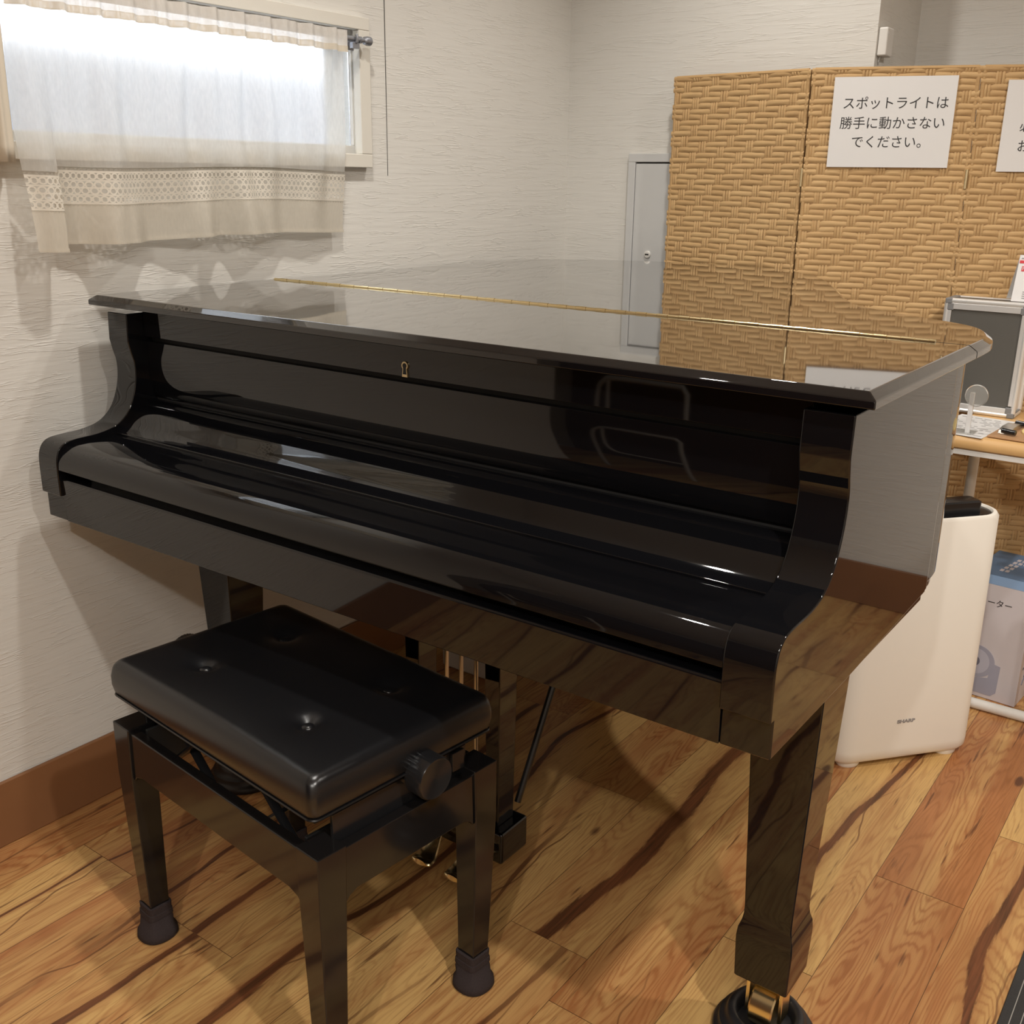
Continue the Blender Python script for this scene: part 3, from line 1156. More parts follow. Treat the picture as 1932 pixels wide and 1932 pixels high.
def top_z(x, y):
    z = z1
    z += 0.006 * (1 - (x / sx) ** 2) * (1 - (y / sy) ** 2)
    for bx, by in BTN:
        d2 = (x - bx) ** 2 + (y - by) ** 2
        z -= 0.010 * math.exp(-d2 / 0.00028) + 0.003 * math.exp(-d2 / 0.002)
    return z


base_ring = rrect(sx, sy, .013)
NB = len(base_ring)
loops = []
for off, z in ((-.012, .474), (-.004, .4765), (0.000, .484), (.0025, .497), (.0025, .512), (.0005, .522)):
    loops.append([(x * (1 + off / sx), y * (1 + off / sy), z) for x, y in base_ring])
for k in range(1, 8):
    a = k / 7 * PI / 2
    ins = R * (1 - math.cos(a))
    loops.append([(x * (1 - ins / sx), y * (1 - ins / sy), .522 + (z1 - .522) * math.sin(a)) for x, y in base_ring])
top_ring = loops[-1]
for k in range(1, 30):
    t = 1 - k / 30
    lp = []
    for x, y, z in top_ring:
        lp.append((x * t, y * t, 0))
    loops.append(lp)
fin = []
for i, lp in enumerate(loops):
    if i >= 12:
        lp = [(x, y, top_z(x, y)) for x, y, z in lp]
    fin.append(lp)
bm = B()
loft(bm, fin)
cushion = bpart('cushion', bm, M_LEATHER, bevel=0, smooth=70)
for bx, by in BTN:
    bm = B()
    lathe(bm, [(.0095, 0), (.0105, .002), (.009, .0045), (.005, .0062), (.001, .0066)], 20, (bx, by, top_z(bx, by) - .0005))
    bpart('button', bm, M_LEATHER, cushion, bevel=0, smooth=60)
bm = B()
tube(bm, [(x * .996, y * .994, .4780) for x, y in base_ring], .0022, 6, closed=True)
bpart('piping', bm, M_LEATHER, cushion, bevel=0)
rb = B()
box(rb, -.252, .252, -.160, .160, .462, .475)
bpart('seat_board', rb, M_BLACKMAT)
for sxn in (-1, 1):
    for syn in (-1, 1):
        bm = B()
        ox, oy = sxn * BW / 2, syn * BD / 2

        def corner(w, z, ins=0.0):
            x0, y0 = ox - sxn * ins, oy - syn * ins
            xs = sorted((x0, x0 - sxn * w))
            ys = sorted((y0, y0 - syn * w))
            return [(xs[0], ys[0], z), (xs[1], ys[0], z), (xs[1], ys[1], z), (xs[0], ys[1], z)]
        loft(bm, [corner(.034, .012, .010), corner(.047, .330, .0), corner(.050, BH, .0)])
        lg = bpart('leg', bm)
        bm = B()
        cx, cy = ox - sxn * .027, oy - syn * .027
        loops = []
        for z, h, rd in ((0.0, .030, .030), (.004, .034, .032), (.014, .033, .030), (.024, .026, .02), (.033, .0228, .012), (.040, .0215, .008), (.0405, .0232, .008),
                         (.050, .0226, .007), (.0505, .0214, .007), (.064, .0220, .007), (.065, .0185, .005)):
            loops.append([(cx + x + (.006 if z < .03 else 0), cy + y - (.004 if z < .03 else 0), z) for x, y in rrect(h, h, min(rd, h * .96), 6)])
        # resample loops by angle so that they match
        res = []
        for l_ in loops:
            cxx, cyy = cx + (.006 if l_[0][2] < .03 else 0), cy - (.004 if l_[0][2] < .03 else 0)
            hh = max(abs(p[0] - cxx) for p in l_)
            zz = l_[0][2]
            rd = {0.0: .030, .004: .032, .014: .030, .024: .02, .033: .012}.get(zz, .007)
            ring = []
            for i in range(40):
                a = 2 * PI * i / 40
                ca, sa_ = math.cos(a), math.sin(a)
                n_ = 2.3 if rd > .025 else (3.0 if rd > .015 else 7.0)
                k_ = (abs(ca) ** n_ + abs(sa_) ** n_) ** (-1 / n_)
                ring.append((cxx + hh * k_ * ca, cyy + hh * k_ * sa_, zz))
            res.append(ring)
        loft(bm, res)
        bpart('foot_cover', bm, M_KNIT, lg, bevel=0, smooth=60)
for syn in (-1, 1):
    bm = B()
    y1 = syn * (BD / 2 - .004)
    y0 = syn * (BD / 2 - .022)
    prism(bm, [(-BW / 2 + .048, BH - .006), (BW / 2 - .048, BH - .006), (BW / 2 - .048, BH - .098), (BW / 2 - .056, BH - .088), (BW / 2 - .075, BH - .082),
               (-BW / 2 + .075, BH - .082), (-BW / 2 + .056, BH - .088), (-BW / 2 + .048, BH - .098)], min(y0, y1), max(y0, y1), 'y')
    bpart('apron', bm)
for sxn in (-1, 1):
    bm = B()
    x1 = sxn * (BW / 2 - .004)
    x0 = sxn * (BW / 2 - .022)
    prism(bm, [(-BD / 2 + .048, BH - .006), (BD / 2 - .048, BH - .006), (BD / 2 - .048, BH - .098), (BD / 2 - .056, BH - .088), (BD / 2 - .070, BH - .082),
               (-BD / 2 + .070, BH - .082), (-BD / 2 + .056, BH - .088), (-BD / 2 + .048, BH - .098)], min(x0, x1), max(x0, x1), 'x')
    bpart('apron', bm)
    bm = B()
    box(bm, *sorted((sxn * .212, sxn * .218)), -.150, .150, .345, .420)
    bpart('inner_rail', bm, M_BLACKMAT)
    # scissor arms
    for yy in (-.13, .13):
        bm = B()
        tube(bm, [(sxn * .20, yy, .345), (sxn * .06, yy, .463)], .008, 8, flat=.6)
        tube(bm, [(sxn * .05, yy + .012, .345), (sxn * .19, yy + .012, .463)], .008, 8, flat=.6)
        bpart('scissor_arm', bm, M_BLACKPL, bevel=0)
    kb = B()
    prof = [(.006, -.022), (.030, -.022), (.033, -.019), (.0335, .010), (.031, .0135), (.027, .0125), (.001, .0105)]
    seg = 72
    rows = []
    for r, h in prof:
        row = []
        for i in range(seg):
            a = 2 * PI * i / seg
            rr = r * (1 - (.03 if (i % 2 and .029 < r < .034 and h < .012) else 0))
            row.append(kb.verts.new((sxn * ((.286 if sxn > 0 else .328) + h), (.022 if sxn > 0 else .004) + rr * math.cos(a), .470 + rr * math.sin(a))))
        rows.append(row)
    for a_, b2 in zip(rows, rows[1:]):
        for i in range(seg):
            kb.faces.new((a_[i], a_[(i + 1) % seg], b2[(i + 1) % seg], b2[i]))
    kb.faces.new(rows[0])
    kb.faces.new(rows[-1])
    bpart('height_knob', kb, M_BLACKPL, bevel=0, smooth=40)
bm = B()
tube(bm, [(-.320, .012, .452), (.275, .012, .452)], .007, 12)
bpart('spindle', bm, M_STEEL, bevel=0)
for s_ in (-1, 1):
    bm = B()
    box(bm, *sorted((s_ * .246, s_ * .252)), -.13, .13, .40, .462)
    bpart('mechanism_plate', bm, M_BLACKPL, bevel=0.001)
    bm = B()
    box(bm, *sorted((s_ * .253, s_ * .259)), .095, .120, .43, .462)
    bpart('stop_bracket', bm, M_BLACKPL, bevel=0.001)

# ============================================================ AIR PURIFIER
pu = thing('air_purifier', 'cream white upright air purifier standing on the floor behind the piano', 'air purifier', (-.5629, 2.3272, 0), math.atan2(.773, .635))
hx, hy = .186, .070


def rr_poly(hx, hy, rad, seg=10):
    pts = []
    for (cx, cy, a0) in ((hx - rad, hy - rad, 0), (-hx + rad, hy - rad, 90), (-hx + rad, -hy + rad, 180), (hx - rad, -hy + rad, 270)):
        for i in range(seg + 1):
            a = math.radians(a0 + 90 * i / seg)
            pts.append((cx + rad * math.cos(a), cy + rad * math.sin(a)))
    return pts


def ring(hx, hy, rad, z):
    return [(x, y, z) for x, y in rr_poly(hx, hy, rad)]


bm = B()
loft(bm, [ring(hx - .022, hy - .022, .03, .014), ring(hx - .008, hy - .008, .044, .016), ring(hx - .001, hy - .001, .05, .026), ring(hx, hy, .052, .045),
          ring(hx - .001, hy - .001, .06, .594), ring(hx - .004, hy - .004, .062, .601), ring(hx - .010, hy - .010, .060, .602), ring(hx - .012, hy - .012, .058, .598), ring(hx - .013, hy - .013, .058, .588)])
obj('housing', bm, M_WHITEPL, pu, smooth=40)
bm = B()
loft(bm, [ring(hx - .0135, hy - .0135, .056, .585), ring(hx - .0135, hy - .0135, .056, .5975)])
obj('top_panel', bm, M_BLACKPL, pu)
bm = B()
loft(bm, [ring(.054, .024, .010, .592), ring(.054, .024, .010, .624), ring(.050, .020, .008, .627)])
for v in bm.verts:
    v.co.x += .080
    v.co.y -= .012
obj('top_flap', bm, M_BLACKPL, pu, smooth=35)
for fx in (-.13, .13):
    for fy in (-.036, .036):
        bm = B()
        lathe(bm, [(.020, 0), (.022, .004), (.022, .015)], 20, (fx, fy, 0), sx=1.3)
        obj('foot', bm, M_WHITEPL, pu)
text_mesh('brand_lettering', 'SHARP', .0115, M_INKGREY, pu, plane_frame((-.0095 - .0255, -hy - .0004, .111), (1, 0, 0), (0, 0, 1)), bold=0.0006, sx=1.35)

# ============================================================ FOLDING SCREEN
ST = 1.574
scr = thing('folding_screen', 'tall tan woven paper rope folding screen of three panels behind the desk', 'screen', (-1.08, 2.79, 0))
PANELS = [((-1.486, 2.805), (-1.081, 2.766)), ((-1.073, 2.762), (-.698, 2.886)), ((-.694, 2.888), (-.320, 3.050))]


def weave_panel(a, b_, idx):
    a, b_ = Vector(a), Vector(b_)
    u = (b_ - a)
    W_ = u.length
    u.normalize()
    nrm = Vector((u.y, -u.x))            # towards the camera
    rn = random.Random(idx + 11)
    bm = B()
    cl = bm.verts.layers.float.new('strand')
    c = 0.0074
    nc = int(round(W_ / c))
    c = W_ / nc
    rh = 0.0143
    nr = int(ST / rh)
    rh = ST / nr

    def P(s, z, h):
        q = a + u * s + nrm * (h + .004)
        return (q.x, q.y, z)

    def patch(s0, s1, z0, z1, horiz, cap0, cap1):
        tone = rn.random()
        nl, nw = (7, 5)
        jit = rn.uniform(-.0011, .0011)
        sk = rn.uniform(-.0026, .0026)
        rows = []
        for i in range(nl):
            t = i / (nl - 1)
            row = []
            for j in range(nw):
                w = j / (nw - 1) * 2 - 1
                end = 1.0
                if cap0 and t < .34:
                    end = math.sin(t / .34 * PI / 2)
                if cap1 and t > .66:
                    end = math.sin((1 - t) / .34 * PI / 2)
                h = .0026 * (1 - abs(w) ** 3.5) * (0.35 + .65 * end) - .0014 * (1 - end)
                if horiz:
                    s = s0 + (s1 - s0) * t
                    z = (z0 + z1) / 2 + w * (z1 - z0) / 2 * (.90 + .07 * end) + jit + sk * (t - .5)
                else:
                    z = z0 + (z1 - z0) * t
                    s = (s0 + s1) / 2 + w * (s1 - s0) / 2 * .93 + sk * .3
                    h *= .85
                vv = bm.verts.new(P(s, min(max(z, .0005), ST), h))
                vv[cl] = tone
                row.append(vv)
            rows.append(row)
        for r0, r1 in zip(rows, rows[1:]):
            for j in range(nw - 1):
                bm.faces.new((r0[j], r1[j], r1[j + 1], r0[j + 1]))

    def grp(r, k):
        return (k + 8 * r) % 20 in (0, 1, 2)

    def vert_on(r, k):
        return grp(r, k) or grp(r - 1, k)
    for r in range(nr):
        z0, z1 = r * rh, (r + 1) * rh
        k = 0
        while k < nc:
            if vert_on(r, k):
                if grp(r, k):          # this upright strand runs over two rows
                    patch(k * c, (k + 1) * c, z0 - .001, min(ST, z1 + rh + .001), False, True, True)
                elif r == 0:
                    patch(k * c, (k + 1) * c, z0, z1 + .001, False, False, True)
                k += 1
            else:
                k2 = k
                while k2 < nc and not vert_on(r, k2):
                    k2 += 1
                patch(k * c - .003, k2 * c + .003, z0, z1, True, k > 0, k2 < nc)
                k = k2
    bm2 = bm
    # edges wrap
    ox = Vector((scr.location.x, scr.location.y, 0))
    bmesh.ops.translate(bm2, verts=bm2.verts[:], vec=-ox)
    pn = obj('screen_panel', bm2, M_WEAVE, scr, smooth=60, recalc=False)
    bm = B()
    t_ = .020
    cor = [a + u * .001 + nrm * .0035, b_ - u * .001 + nrm * .0035, b_ - u * .001 - nrm * t_, a + u * .001 - nrm * t_]
    loft(bm, [[(p.x, p.y, 0.001) for p in cor], [(p.x, p.y, ST - .001) for p in cor]])
    bmesh.ops.translate(bm, verts=bm.verts[:], vec=-ox)
    obj('panel_core', bm, M_TANBACK, pn, bevel=0.002)
    bm = B()
    for s in (0.0, W_):
        tube(bm, [P(s + (.004 if s == 0 else -.004), z, -.003) for z in (0.006, ST - .004)], .0058, 8)
    tube(bm, [P(.004, ST - .004, -.003), P(W_ - .004, ST - .004, -.003)], .0058, 8)
    bmesh.ops.translate(bm, verts=bm.verts[:], vec=-ox)
    obj('edge_cord', bm, M_WEAVE, pn)
    return pn


for i, (a, b_) in enumerate(PANELS):
    weave_panel(a, b_, i)
for (hx_, hy_) in ((-1.0775, 2.7585), (-.6965, 2.8805)):
    for z in (1.31, .42):
        bm = B()
        tube(bm, [(hx_ + 1.08, hy_ - 2.79, z - .023), (hx_ + 1.08, hy_ - 2.79, z + .023)], .0042, 10)
        obj('screen_hinge', bm, M_BRASSDULL, scr)

# paper notices
Bu = Vector((.375, .124, 0)).normalized()
Bn = Vector((Bu.y, -Bu.x, 0))
Bo = Vector((-1.073, 2.762, 0)) + Bn * .0092


def notice(o3, u, n, s0, s1, z0, z1, label):
    p0 = o3 + u * s0
    t = thing('notice_sheet', label, 'notice', (p0.x, p0.y, z0))
    bm = B()
    q = [(0, z) for z in (0,)]
    w = s1 - s0
    h = z1 - z0
    uu = u
    pts = [Vector((0, 0, 0)), uu * w, uu * w + Vector((0, 0, h)), Vector((0, 0, h))]
    loft(bm, [[tuple(p) for p in pts], [tuple(p + n * .0008) for p in pts]])
    obj('sheet', bm, M_PAPER, t, smooth=0)
    return t


nt1 = notice(Bo, Bu, Bn, .0548, .3462, 1.3365, 1.5518, 'white paper notice with three lines of Japanese text on the middle screen panel')
org = nt1.location


def put_text(parent, body, s, z, size, s_base, z_base, u, n, mat=M_INK, sp=1.0, bold=0.0, sx=1.0, name='printed_line'):
    o3 = u * (s - s_base) + Vector((0, 0, z - z_base)) + n * .0010
    return text_mesh(name, body, size, mat, parent, plane_frame(o3, u, (0, 0, 1)), spacing=sp, bold=bold, sx=sx)


put_text(nt1, 'スポットライトは', .0790, 1.4782, .0316, .0548, 1.3365, Bu, Bn)
put_text(nt1, '勝手に動かさない', .0765, 1.4312, .0316, .0548, 1.3365, Bu, Bn)
put_text(nt1, 'でください。', .1085, 1.3862, .0316, .0548, 1.3365, Bu, Bn)
Cu = Vector((.374, .162, 0)).normalized()
Cn = Vector((Cu.y, -Cu.x, 0))
Co = Vector((-.694, 2.888, 0)) + Cn * .0092
nt2 = notice(Co, Cu, Cn, .0605, .3575, 1.3290, 1.5405, 'white paper notice cut off by the right edge on the right screen panel')
put_text(nt2, '必', .1000, 1.4240, .030, .0605, 1.3290, Cu, Cn)
put_text(nt2, 'お', .1000, 1.3780, .030, .0605, 1.3290, Cu, Cn)

# ============================================================ WALL PANEL + SENSOR
ep = thing('electrical_panel', 'pale grey metal cabinet set in the back wall left of the woven screen', 'cabinet', (-1.43, YB, .75))
bm = B()
fx0, fx1, fz0, fz1 = -.224, .20, 0.0, .623
fw = .024
for d in ((fx0, fx1, -.012, .0, fz1 - fw, fz1), (fx0, fx1, -.012, .0, fz0, fz0 + fw), (fx0, fx0 + fw, -.012, .0, fz0 + fw, fz1 - fw), (fx1 - fw, fx1, -.012, 0, fz0 + fw, fz1 - fw)):
    box(bm, *d)
obj('frame', bm, M_GREYPT, ep, bevel=0.0015)
bm = B()
box(bm, fx0 + fw, fx1 - fw, -.0015, 0, fz0 + fw, fz1 - fw)
obj('back_plate', bm, M_SEAM, ep)
dr2 = rbox('door', (fx0 + fw + .002, fx1 - fw - .002, -.010, -.0016, fz0 + fw + .002, fz1 - fw - .0045), M_GREYPT, ep, bevel=0.001)
bm = B()
lathe(bm, [(.011, .0), (.011, -.003), (.009, -.005), (.001, -.0055)], 28, (-.144, -.010, .334), axis='y')
obj('lock', bm, M_WHITEPT, dr2)
bm = B()
box(bm, -.150, -.138, -.0162, -.0150, .3325, .3365)
obj('key_slot', bm, M_BLACKMAT, dr2)

sn = thing('wall_sensor', 'small white sensor box on the wall edge above the woven screen', 'sensor', (-.953, 2.893, 1.64))
rbox('sensor_body', (0, .024, -.026, .026, -.034, .034), M_WHITEPT, sn, bevel=0.005, seg=3)
rbox('indicator', (.0240, .0246, -.020, -.016, .018, .024), M_PAPER, sn, bevel=0)
bm = B()
tube(bm, [(.006, -.010, -.033), (.003, -.012, -.046), (.002, -.006, -.052)], .0016, 8)
obj('wire', bm, M_GREYPT, sn)

# ============================================================ DESK AND THINGS
DZ = .745
dk = thing('desk', 'light wood desk with rounded front edge and white tube frame before the screen', 'desk', (-.1, 2.69, 0))
bm = B()
yf, yb_ = 2.497 - 2.69, 2.868 - 2.69
dp = [(yf + .014, DZ), (yf + .006, DZ - .002), (yf + .001, DZ - .008), (yf - .002, DZ - .018), (yf, DZ - .027), (yf + .006, DZ - .031), (yb_, DZ - .031), (yb_, DZ)]
prism(bm, dp, -.475, -.17, 'x')
obj('desk_top', bm, M_DESKWOOD, dk, bevel=0.001, smooth=60)
bm = B()
box(bm, -.470, -.175, yf + .003, yb_ - .002, DZ - .043, DZ - .0312)
obj('under_panel', bm, M_WHITEPT, dk)
for x_ in (-.44, -.20):
    bm = B()
    tube(bm, [(x_, 0.0, .012), (x_, 0.0, DZ - .043)], .0125, 14)
    obj('leg', bm, M_WHITEPT, dk)
bm = B()
tube(bm, [(-.475, -.018, .0145), (-.17, -.018, .0145)], .0135, 16)
obj('foot_bar', bm, M_WHITEPT, dk)

cs = thing('aluminium_case', 'small upright aluminium case with dark grey panels standing on the desk', 'case', (-.580, 2.771, DZ), 0)
cw, ch, cd = .098, .283, .085      # half width, height, depth


def cpart(name, bm, mat, bevel=0.0008, smooth=30):
    return obj(name, bm, mat, cs, bevel=bevel, smooth=smooth)


bm = B()
box(bm, -cw + .006, cw - .006, .004, cd - .004, .006, ch - .006)
cpart('panel', bm, M_CASEPANEL)
e = .0150
bm = B()
for yy in (0, cd):
    s = 1 if yy == 0 else -1
    y0, y1 = sorted((yy, yy + s * .004))
    box(bm, -cw + e, cw - e, y0, y1, ch - .012 - e, ch - .012)
    box(bm, -cw + e, cw - e, y0, y1, .011, .011 + e * .85)
    box(bm, -cw + .004, -cw + .004 + e * .8, y0, y1, .03, ch - .03)
    box(bm, cw - .004 - e * .8, cw - .004, y0, y1, .03, ch - .03)
cpart('edge_trim', bm, M_ALU)
bm = B()
for xx in (-cw + .0035, cw - .0035):
    for yy in (.005, cd - .005):
        tube(bm, [(xx, yy, .012), (xx, yy, ch - .012)], .0065, 12)
for zz in (.0066, ch - .0066):
    for yy in (.005, cd - .005):
        tube(bm, [(-cw + .010, yy, zz), (cw - .010, yy, zz)], .0065, 12)
for xx in (-cw + .0035, cw - .0035):
    for zz in (.0066, ch - .0066):
        tube(bm, [(xx, .010, zz), (xx, cd - .010, zz)], .0065, 12)
box(bm, -cw + .004, -cw + .008, .005, cd - .005, .01, ch - .01)
box(bm, cw - .008, cw - .004, .005, cd - .005, .01, ch - .01)
cpart('tube_frame', bm, M_ALU, 0)
for xx in (-1, 1):
    for zz in (0, 1):
        bm = B()
        x0, x1 = sorted((xx * (cw + .001), xx * (cw - .016)))
        z0_, z1_ = (.0001, .014) if zz == 0 else (ch - .014, ch - .0001)
        box(bm, x0, x1, -.0022, cd + .0015, z0_, z1_)
        za, zb = (.010, .027) if zz == 0 else (ch - .030, ch - .012)
        box(bm, *sorted((xx * (cw - .004), xx * (cw - .021))), -.0012, .004, za, zb)
        cpart('corner_cap', bm, M_ALUCORNER, 0.003)
bm = B()
box(bm, -cw + .010, cw - .010, .008, cd - .008, ch - .006, ch - .003)
cpart('top_panel', bm, M_CASEPANEL)

# tent-fold payment card on the case
pc = thing('payment_stand', 'white tent shaped payment card with a red stripe on top of the case', 'card', (-.520, 2.797, DZ + ch + .0006), 0)
bm = B()
d1, d2, hh = .0, .060, .108
w0, w1 = -.012, .075
pts = [(w0, d1 - .008, 0), (w1, d1 - .008, 0), (w1, d1 + .022, hh), (w0, d1 + .022, hh)]
off = Vector((0, .0012, 0))
loft(bm, [pts, [tuple(Vector(p) + off) for p in pts]])
obj('front_face', bm, M_PAPER, pc, smooth=0)
bm = B()
pts = [(w0 - .024, d2, 0), (w1, d2 + .004, 0), (w1, d1 + .0235, hh), (w0, d1 + .0235, hh)]
loft(bm, [pts, [tuple(Vector(p) - off) for p in pts]])
obj('rear_face', bm, M_PAPER, pc, smooth=0)
fu = Vector((1, 0, 0))
fv = Vector((0, .030, hh)).normalized()
fn = fu.cross(fv)


def fr_(u_, v_):
    return Vector((w0, d1 - .008, 0)) + fu * u_ + fv * v_ + fn * .0006


bm = B()
loft(bm, [[tuple(fr_(a_, b2)) for a_, b2 in ((.002, .092), (.085, .092), (.085, .099), (.002, .099))],
          [tuple(fr_(a_, b2) + fn * .0003) for a_, b2 in ((.002, .092), (.085, .092), (.085, .099), (.002, .099))]])
obj('red_stripe', bm, M_RED, pc, smooth=0)
bm = B()
lg_ = [(.009, .073), (.0155, .073), (.0175, .085), (.0095, .085)]
loft(bm, [[tuple(fr_(*q)) for q in lg_], [tuple(fr_(*q) + fn * .0003) for q in lg_]])
rl = obj('red_logo', bm, M_RED, pc, smooth=0)
text_mesh('logo_letter', 'P', .011, M_PAPER, rl, plane_frame(fr_(.0105, .0755) + fn * .0006, fu, fv))
text_mesh('logo_text', 'PayPay', .0105, M_INK, pc, plane_frame(fr_(.0185, .0762) + fn * .0004, fu, fv), bold=.0003)
for aa in ([(.005, .1025), (.0215, .1025), (.0215, .1050), (.005, .1050)], [(.024, .1025), (.085, .1025), (.085, .1050), (.024, .1050)]) + tuple(
        [(.022, .008 + .005 * k_), (.075, .008 + .005 * k_), (.075, .0095 + .005 * k_), (.022, .0095 + .005 * k_)] for k_ in range(4)):
    bm = B()
    loft(bm, [[tuple(fr_(*t)) for t in aa], [tuple(fr_(*t) + fn * .0003) for t in aa]])
    obj('small_print', bm, M_INKGREY, pc, smooth=0)

# printed form on the desk
fm = thing('printed_form', 'white printed form lying on the desk in front of the aluminium case', 'paper', (-.555, 2.62, DZ + .0004), math.radians(-6))
bm = B()
box(bm, -.055, .075, -.115, .125, 0, .0008)
obj('sheet', bm, M_PAPER, fm, smooth=0)
bm = B()
rn = random.Random(5)
for k_ in range(13):
    y_ = -.100 + k_ * .0165
    x_ = -.045
    while x_ < .06:
        l_ = rn.uniform(.008, .026)
        if rn.random() < .75:
            box(bm, x_, min(x_ + l_, .068), y_, y_ + .0045, .0009, .0011)
        x_ += l_ + .006
obj('printed_text', bm, M_INKGREY, fm, smooth=0)

cbd = thing('clipboard', 'brown clipboard with metal clip at the front edge of the desk', 'clipboard', (-.377, 2.585, DZ + .0006), math.radians(-4))
rbox('board', (-.105, .155, -.072, .095, .001, .0045), M_CLIPBOARD, cbd, bevel=0.001)
bm = B()
prism(bm, [(-.030, .0045), (.070, .0045), (.066, .012), (.045, .017), (0, .017), (-.024, .012)], -.094, -.066, 'x')
for v in bm.verts:
    v.co.x, v.co.y = v.co.x, v.co.y
obj('clip', bm, M_STEEL, cbd, bevel=0.001)
for yy in (-.036, .074):
    bm = B()
    tube(bm, [(-.083, yy - .001, .014), (-.052, yy - .006, .013)], .0062, 12)
    obj('clip_grip', bm, M_BLACKPL, cbd)
bm = B()
pts = spline([(-.040, -.012), (0, -.030), (.06, -.036), (.150, -.038), (.150, .085), (.02, .085), (-.045, .070), (-.056, .030)], 5, closed=True)
loft(bm, [[(x_, y_, .0046) for x_, y_ in pts], [(x_, y_, .0085) for x_, y_ in pts]])
yc = obj('yellow_pad', bm, M_YELLOW, None, smooth=30)
yc.parent = None
yc.matrix_world = Matrix.Translation(cbd.location) @ Matrix.Rotation(math.radians(-4), 4, 'Z')
tag(yc, 'pale yellow rounded card lying on the brown clipboard', 'card')

# clear round holder standing at the left end of the desk
ah = thing('acrylic_holder', 'clear acrylic holder with a round disc standing behind the piano on the desk', 'holder', (-.536, 2.535, DZ + .0005))
bm = B()
lathe(bm, [(.001, 0), (.024, 0), (.0255, .002), (.0255, .005), (.024, .007), (.001, .007)], 36, (.012, -.004, .090), axis='y')
obj('disc', bm, M_ACRYL, ah)
rbox('stem', (-.002, .008, -.003, .006, 0, .096), M_PAPER, ah, bevel=0.0008)
rbox('foot', (-.03, .02, -.02, .03, 0, .003), M_ACRYL, ah, bevel=0.0005)

# circulator carton under the desk
bx = thing('carton', 'white and blue printed fan carton standing on the floor under the desk', 'box', (-.362, 2.738, 0), math.radians(-5))
bw, bh, bd = .150, .345, .205
bm = B()
box(bm, -bw, 0, 0, bd, 0.001, bh - .026)
obj('carton_body', bm, M_BOXWHITE, bx, bevel=0.001)
bm = B()
box(bm, -bw - .0004, .0004, -.0004, bd, bh - .026, bh - .001)
obj('light_blue_band', bm, M_BOXSKY, bx, bevel=0.0006)
bm = B()
box(bm, -bw - .0006, .0006, -.0006, bd + .0004, bh - .001, bh)
obj('lid', bm, M_BOXBLUE, bx, bevel=0.0003)
text_mesh('front_text', 'ーター', .0225, M_INK, bx, plane_frame((-.106, -.0006, .262), (1, 0, 0), (0, 0, 1)), sx=.93)
bm = B()
rn = random.Random(9)
for r_ in range(5):
    for k_ in range(3 if r_ < 2 else 2):
        box(bm, -.088 + k_ * .013 + r_ * -.003, -.079 + k_ * .013 + r_ * -.003, .145 - r_ * .026, .163 - r_ * .026, bh, bh + .0003)
obj('lid_print', bm, M_BOXWHITE, bx, smooth=0)
bm = B()
prism(bm, [(-.145, .012), (-.062, .012), (-.050, .024), (-.048, .100), (-.070, .104), (-.075, .060), (-.145, .045)], -.0007, -.0002, 'y')
obj('printed_fan_base', bm, M_BOXGREY, bx, smooth=0)
bm = B()
lathe(bm, [(.045, -.0002), (.045, -.0010), (.001, -.0011)], 40, (-.108, 0, .100), axis='y')
f1 = obj('printed_fan_head', bm, M_BOXGREY, bx)
bm = B()
lathe(bm, [(.036, -.0010), (.036, -.0013), (.001, -.0014)], 40, (-.112, 0, .100), axis='y')
obj('printed_grille', bm, simple('print_pale_grey', (0.48, 0.48, 0.56), 0.5), f1)
bm = B()
lathe(bm, [(.014, -.0013), (.014, -.0016), (.001, -.0017)], 30, (-.114, 0, .100), axis='y')
obj('printed_hub', bm, M_BOXGREYD, f1)
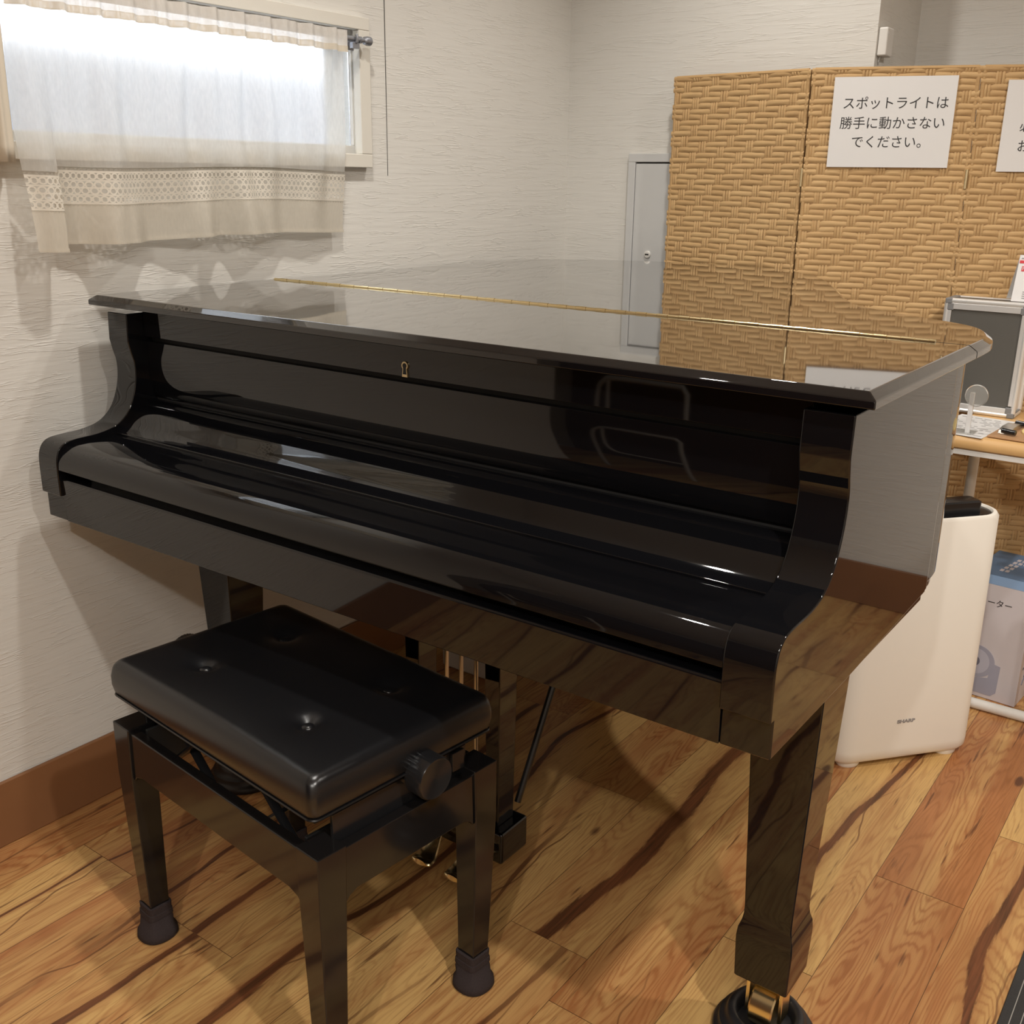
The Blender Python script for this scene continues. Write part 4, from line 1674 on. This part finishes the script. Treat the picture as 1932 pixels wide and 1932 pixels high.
for k_ in range(4):
    bm = B()
    tube(bm, [(.0005, .03 + .012 * k_, .055 + .02 * k_), (.0005, .05 + .018 * k_, .075 + .018 * k_)], .0018, 6)
    obj('side_drawing', bm, M_BOXGREYD, bx, smooth=0)
for y0_, y1_, z0_, z1_ in ((.02, .05, .10, .106), (.03, .19, .215, .224), (.03, .15, .195, .203)):
    bm = B()
    box(bm, .0002, .0007, y0_, y1_, z0_, z1_)
    obj('side_print', bm, M_BOXGREYD, bx, smooth=0)

# small white box on the floor by the left wall below the piano
hb = thing('cable_box', 'small white box with a round hole on the floor below the piano', 'box', (-1.60, 2.05, 0))
rbox('box_body', (-.10, .085, -.03, .03, 0.0, .105), M_WHITEPT, hb, bevel=0.008)
bm = B()
lathe(bm, [(.017, -.0300), (.017, -.0312), (.001, -.0312)], 24, (.028, 0, .066), axis='y')
obj('hole', bm, M_BLACKMAT, hb)

# ribbed mat by the camera
mt = thing('floor_mat', 'dark grey ribbed mat at the lower right corner of the floor', 'mat', (.35, 1.5, 0))
rbox('mat_body', (-.500, .45, -.75, .55, 0.0002, .006), M_MAT, mt, bevel=0.002)
bm = B()
for k_ in range(60):
    x_ = -.485 + k_ * .0155
    box(bm, x_, x_ + .0014, -.74, .54, .0058, .0066)
obj('mat_ribs', bm, M_MATLINE, mt, smooth=0)

# white pipe rack behind the camera (seen in the lacquer)
rk = thing('pipe_stand', 'low white tubular stand near the wooden door, mirrored in the piano front', 'stand', (-1.75, -0.80, 0))
bm = B()
tube(bm, spline([(-.19, 0, 0.01), (-.19, 0, .4), (-.188, 0, .56), (-.165, 0, .61), (-.11, 0, .625), (.15, 0, .625)], 6) + [(.17, 0, .60), (.17, 0, .01)], .009, 12)
obj('outer_tube', bm, M_WHITEPT, rk)
bm = B()
tube(bm, spline([(-.145, 0, .615), (-.145, 0, .45), (-.140, 0, .37), (-.115, 0, .315), (-.06, 0, .300), (.168, 0, .300)], 6), .008, 12)
obj('inner_tube', bm, M_WHITEPT, rk)
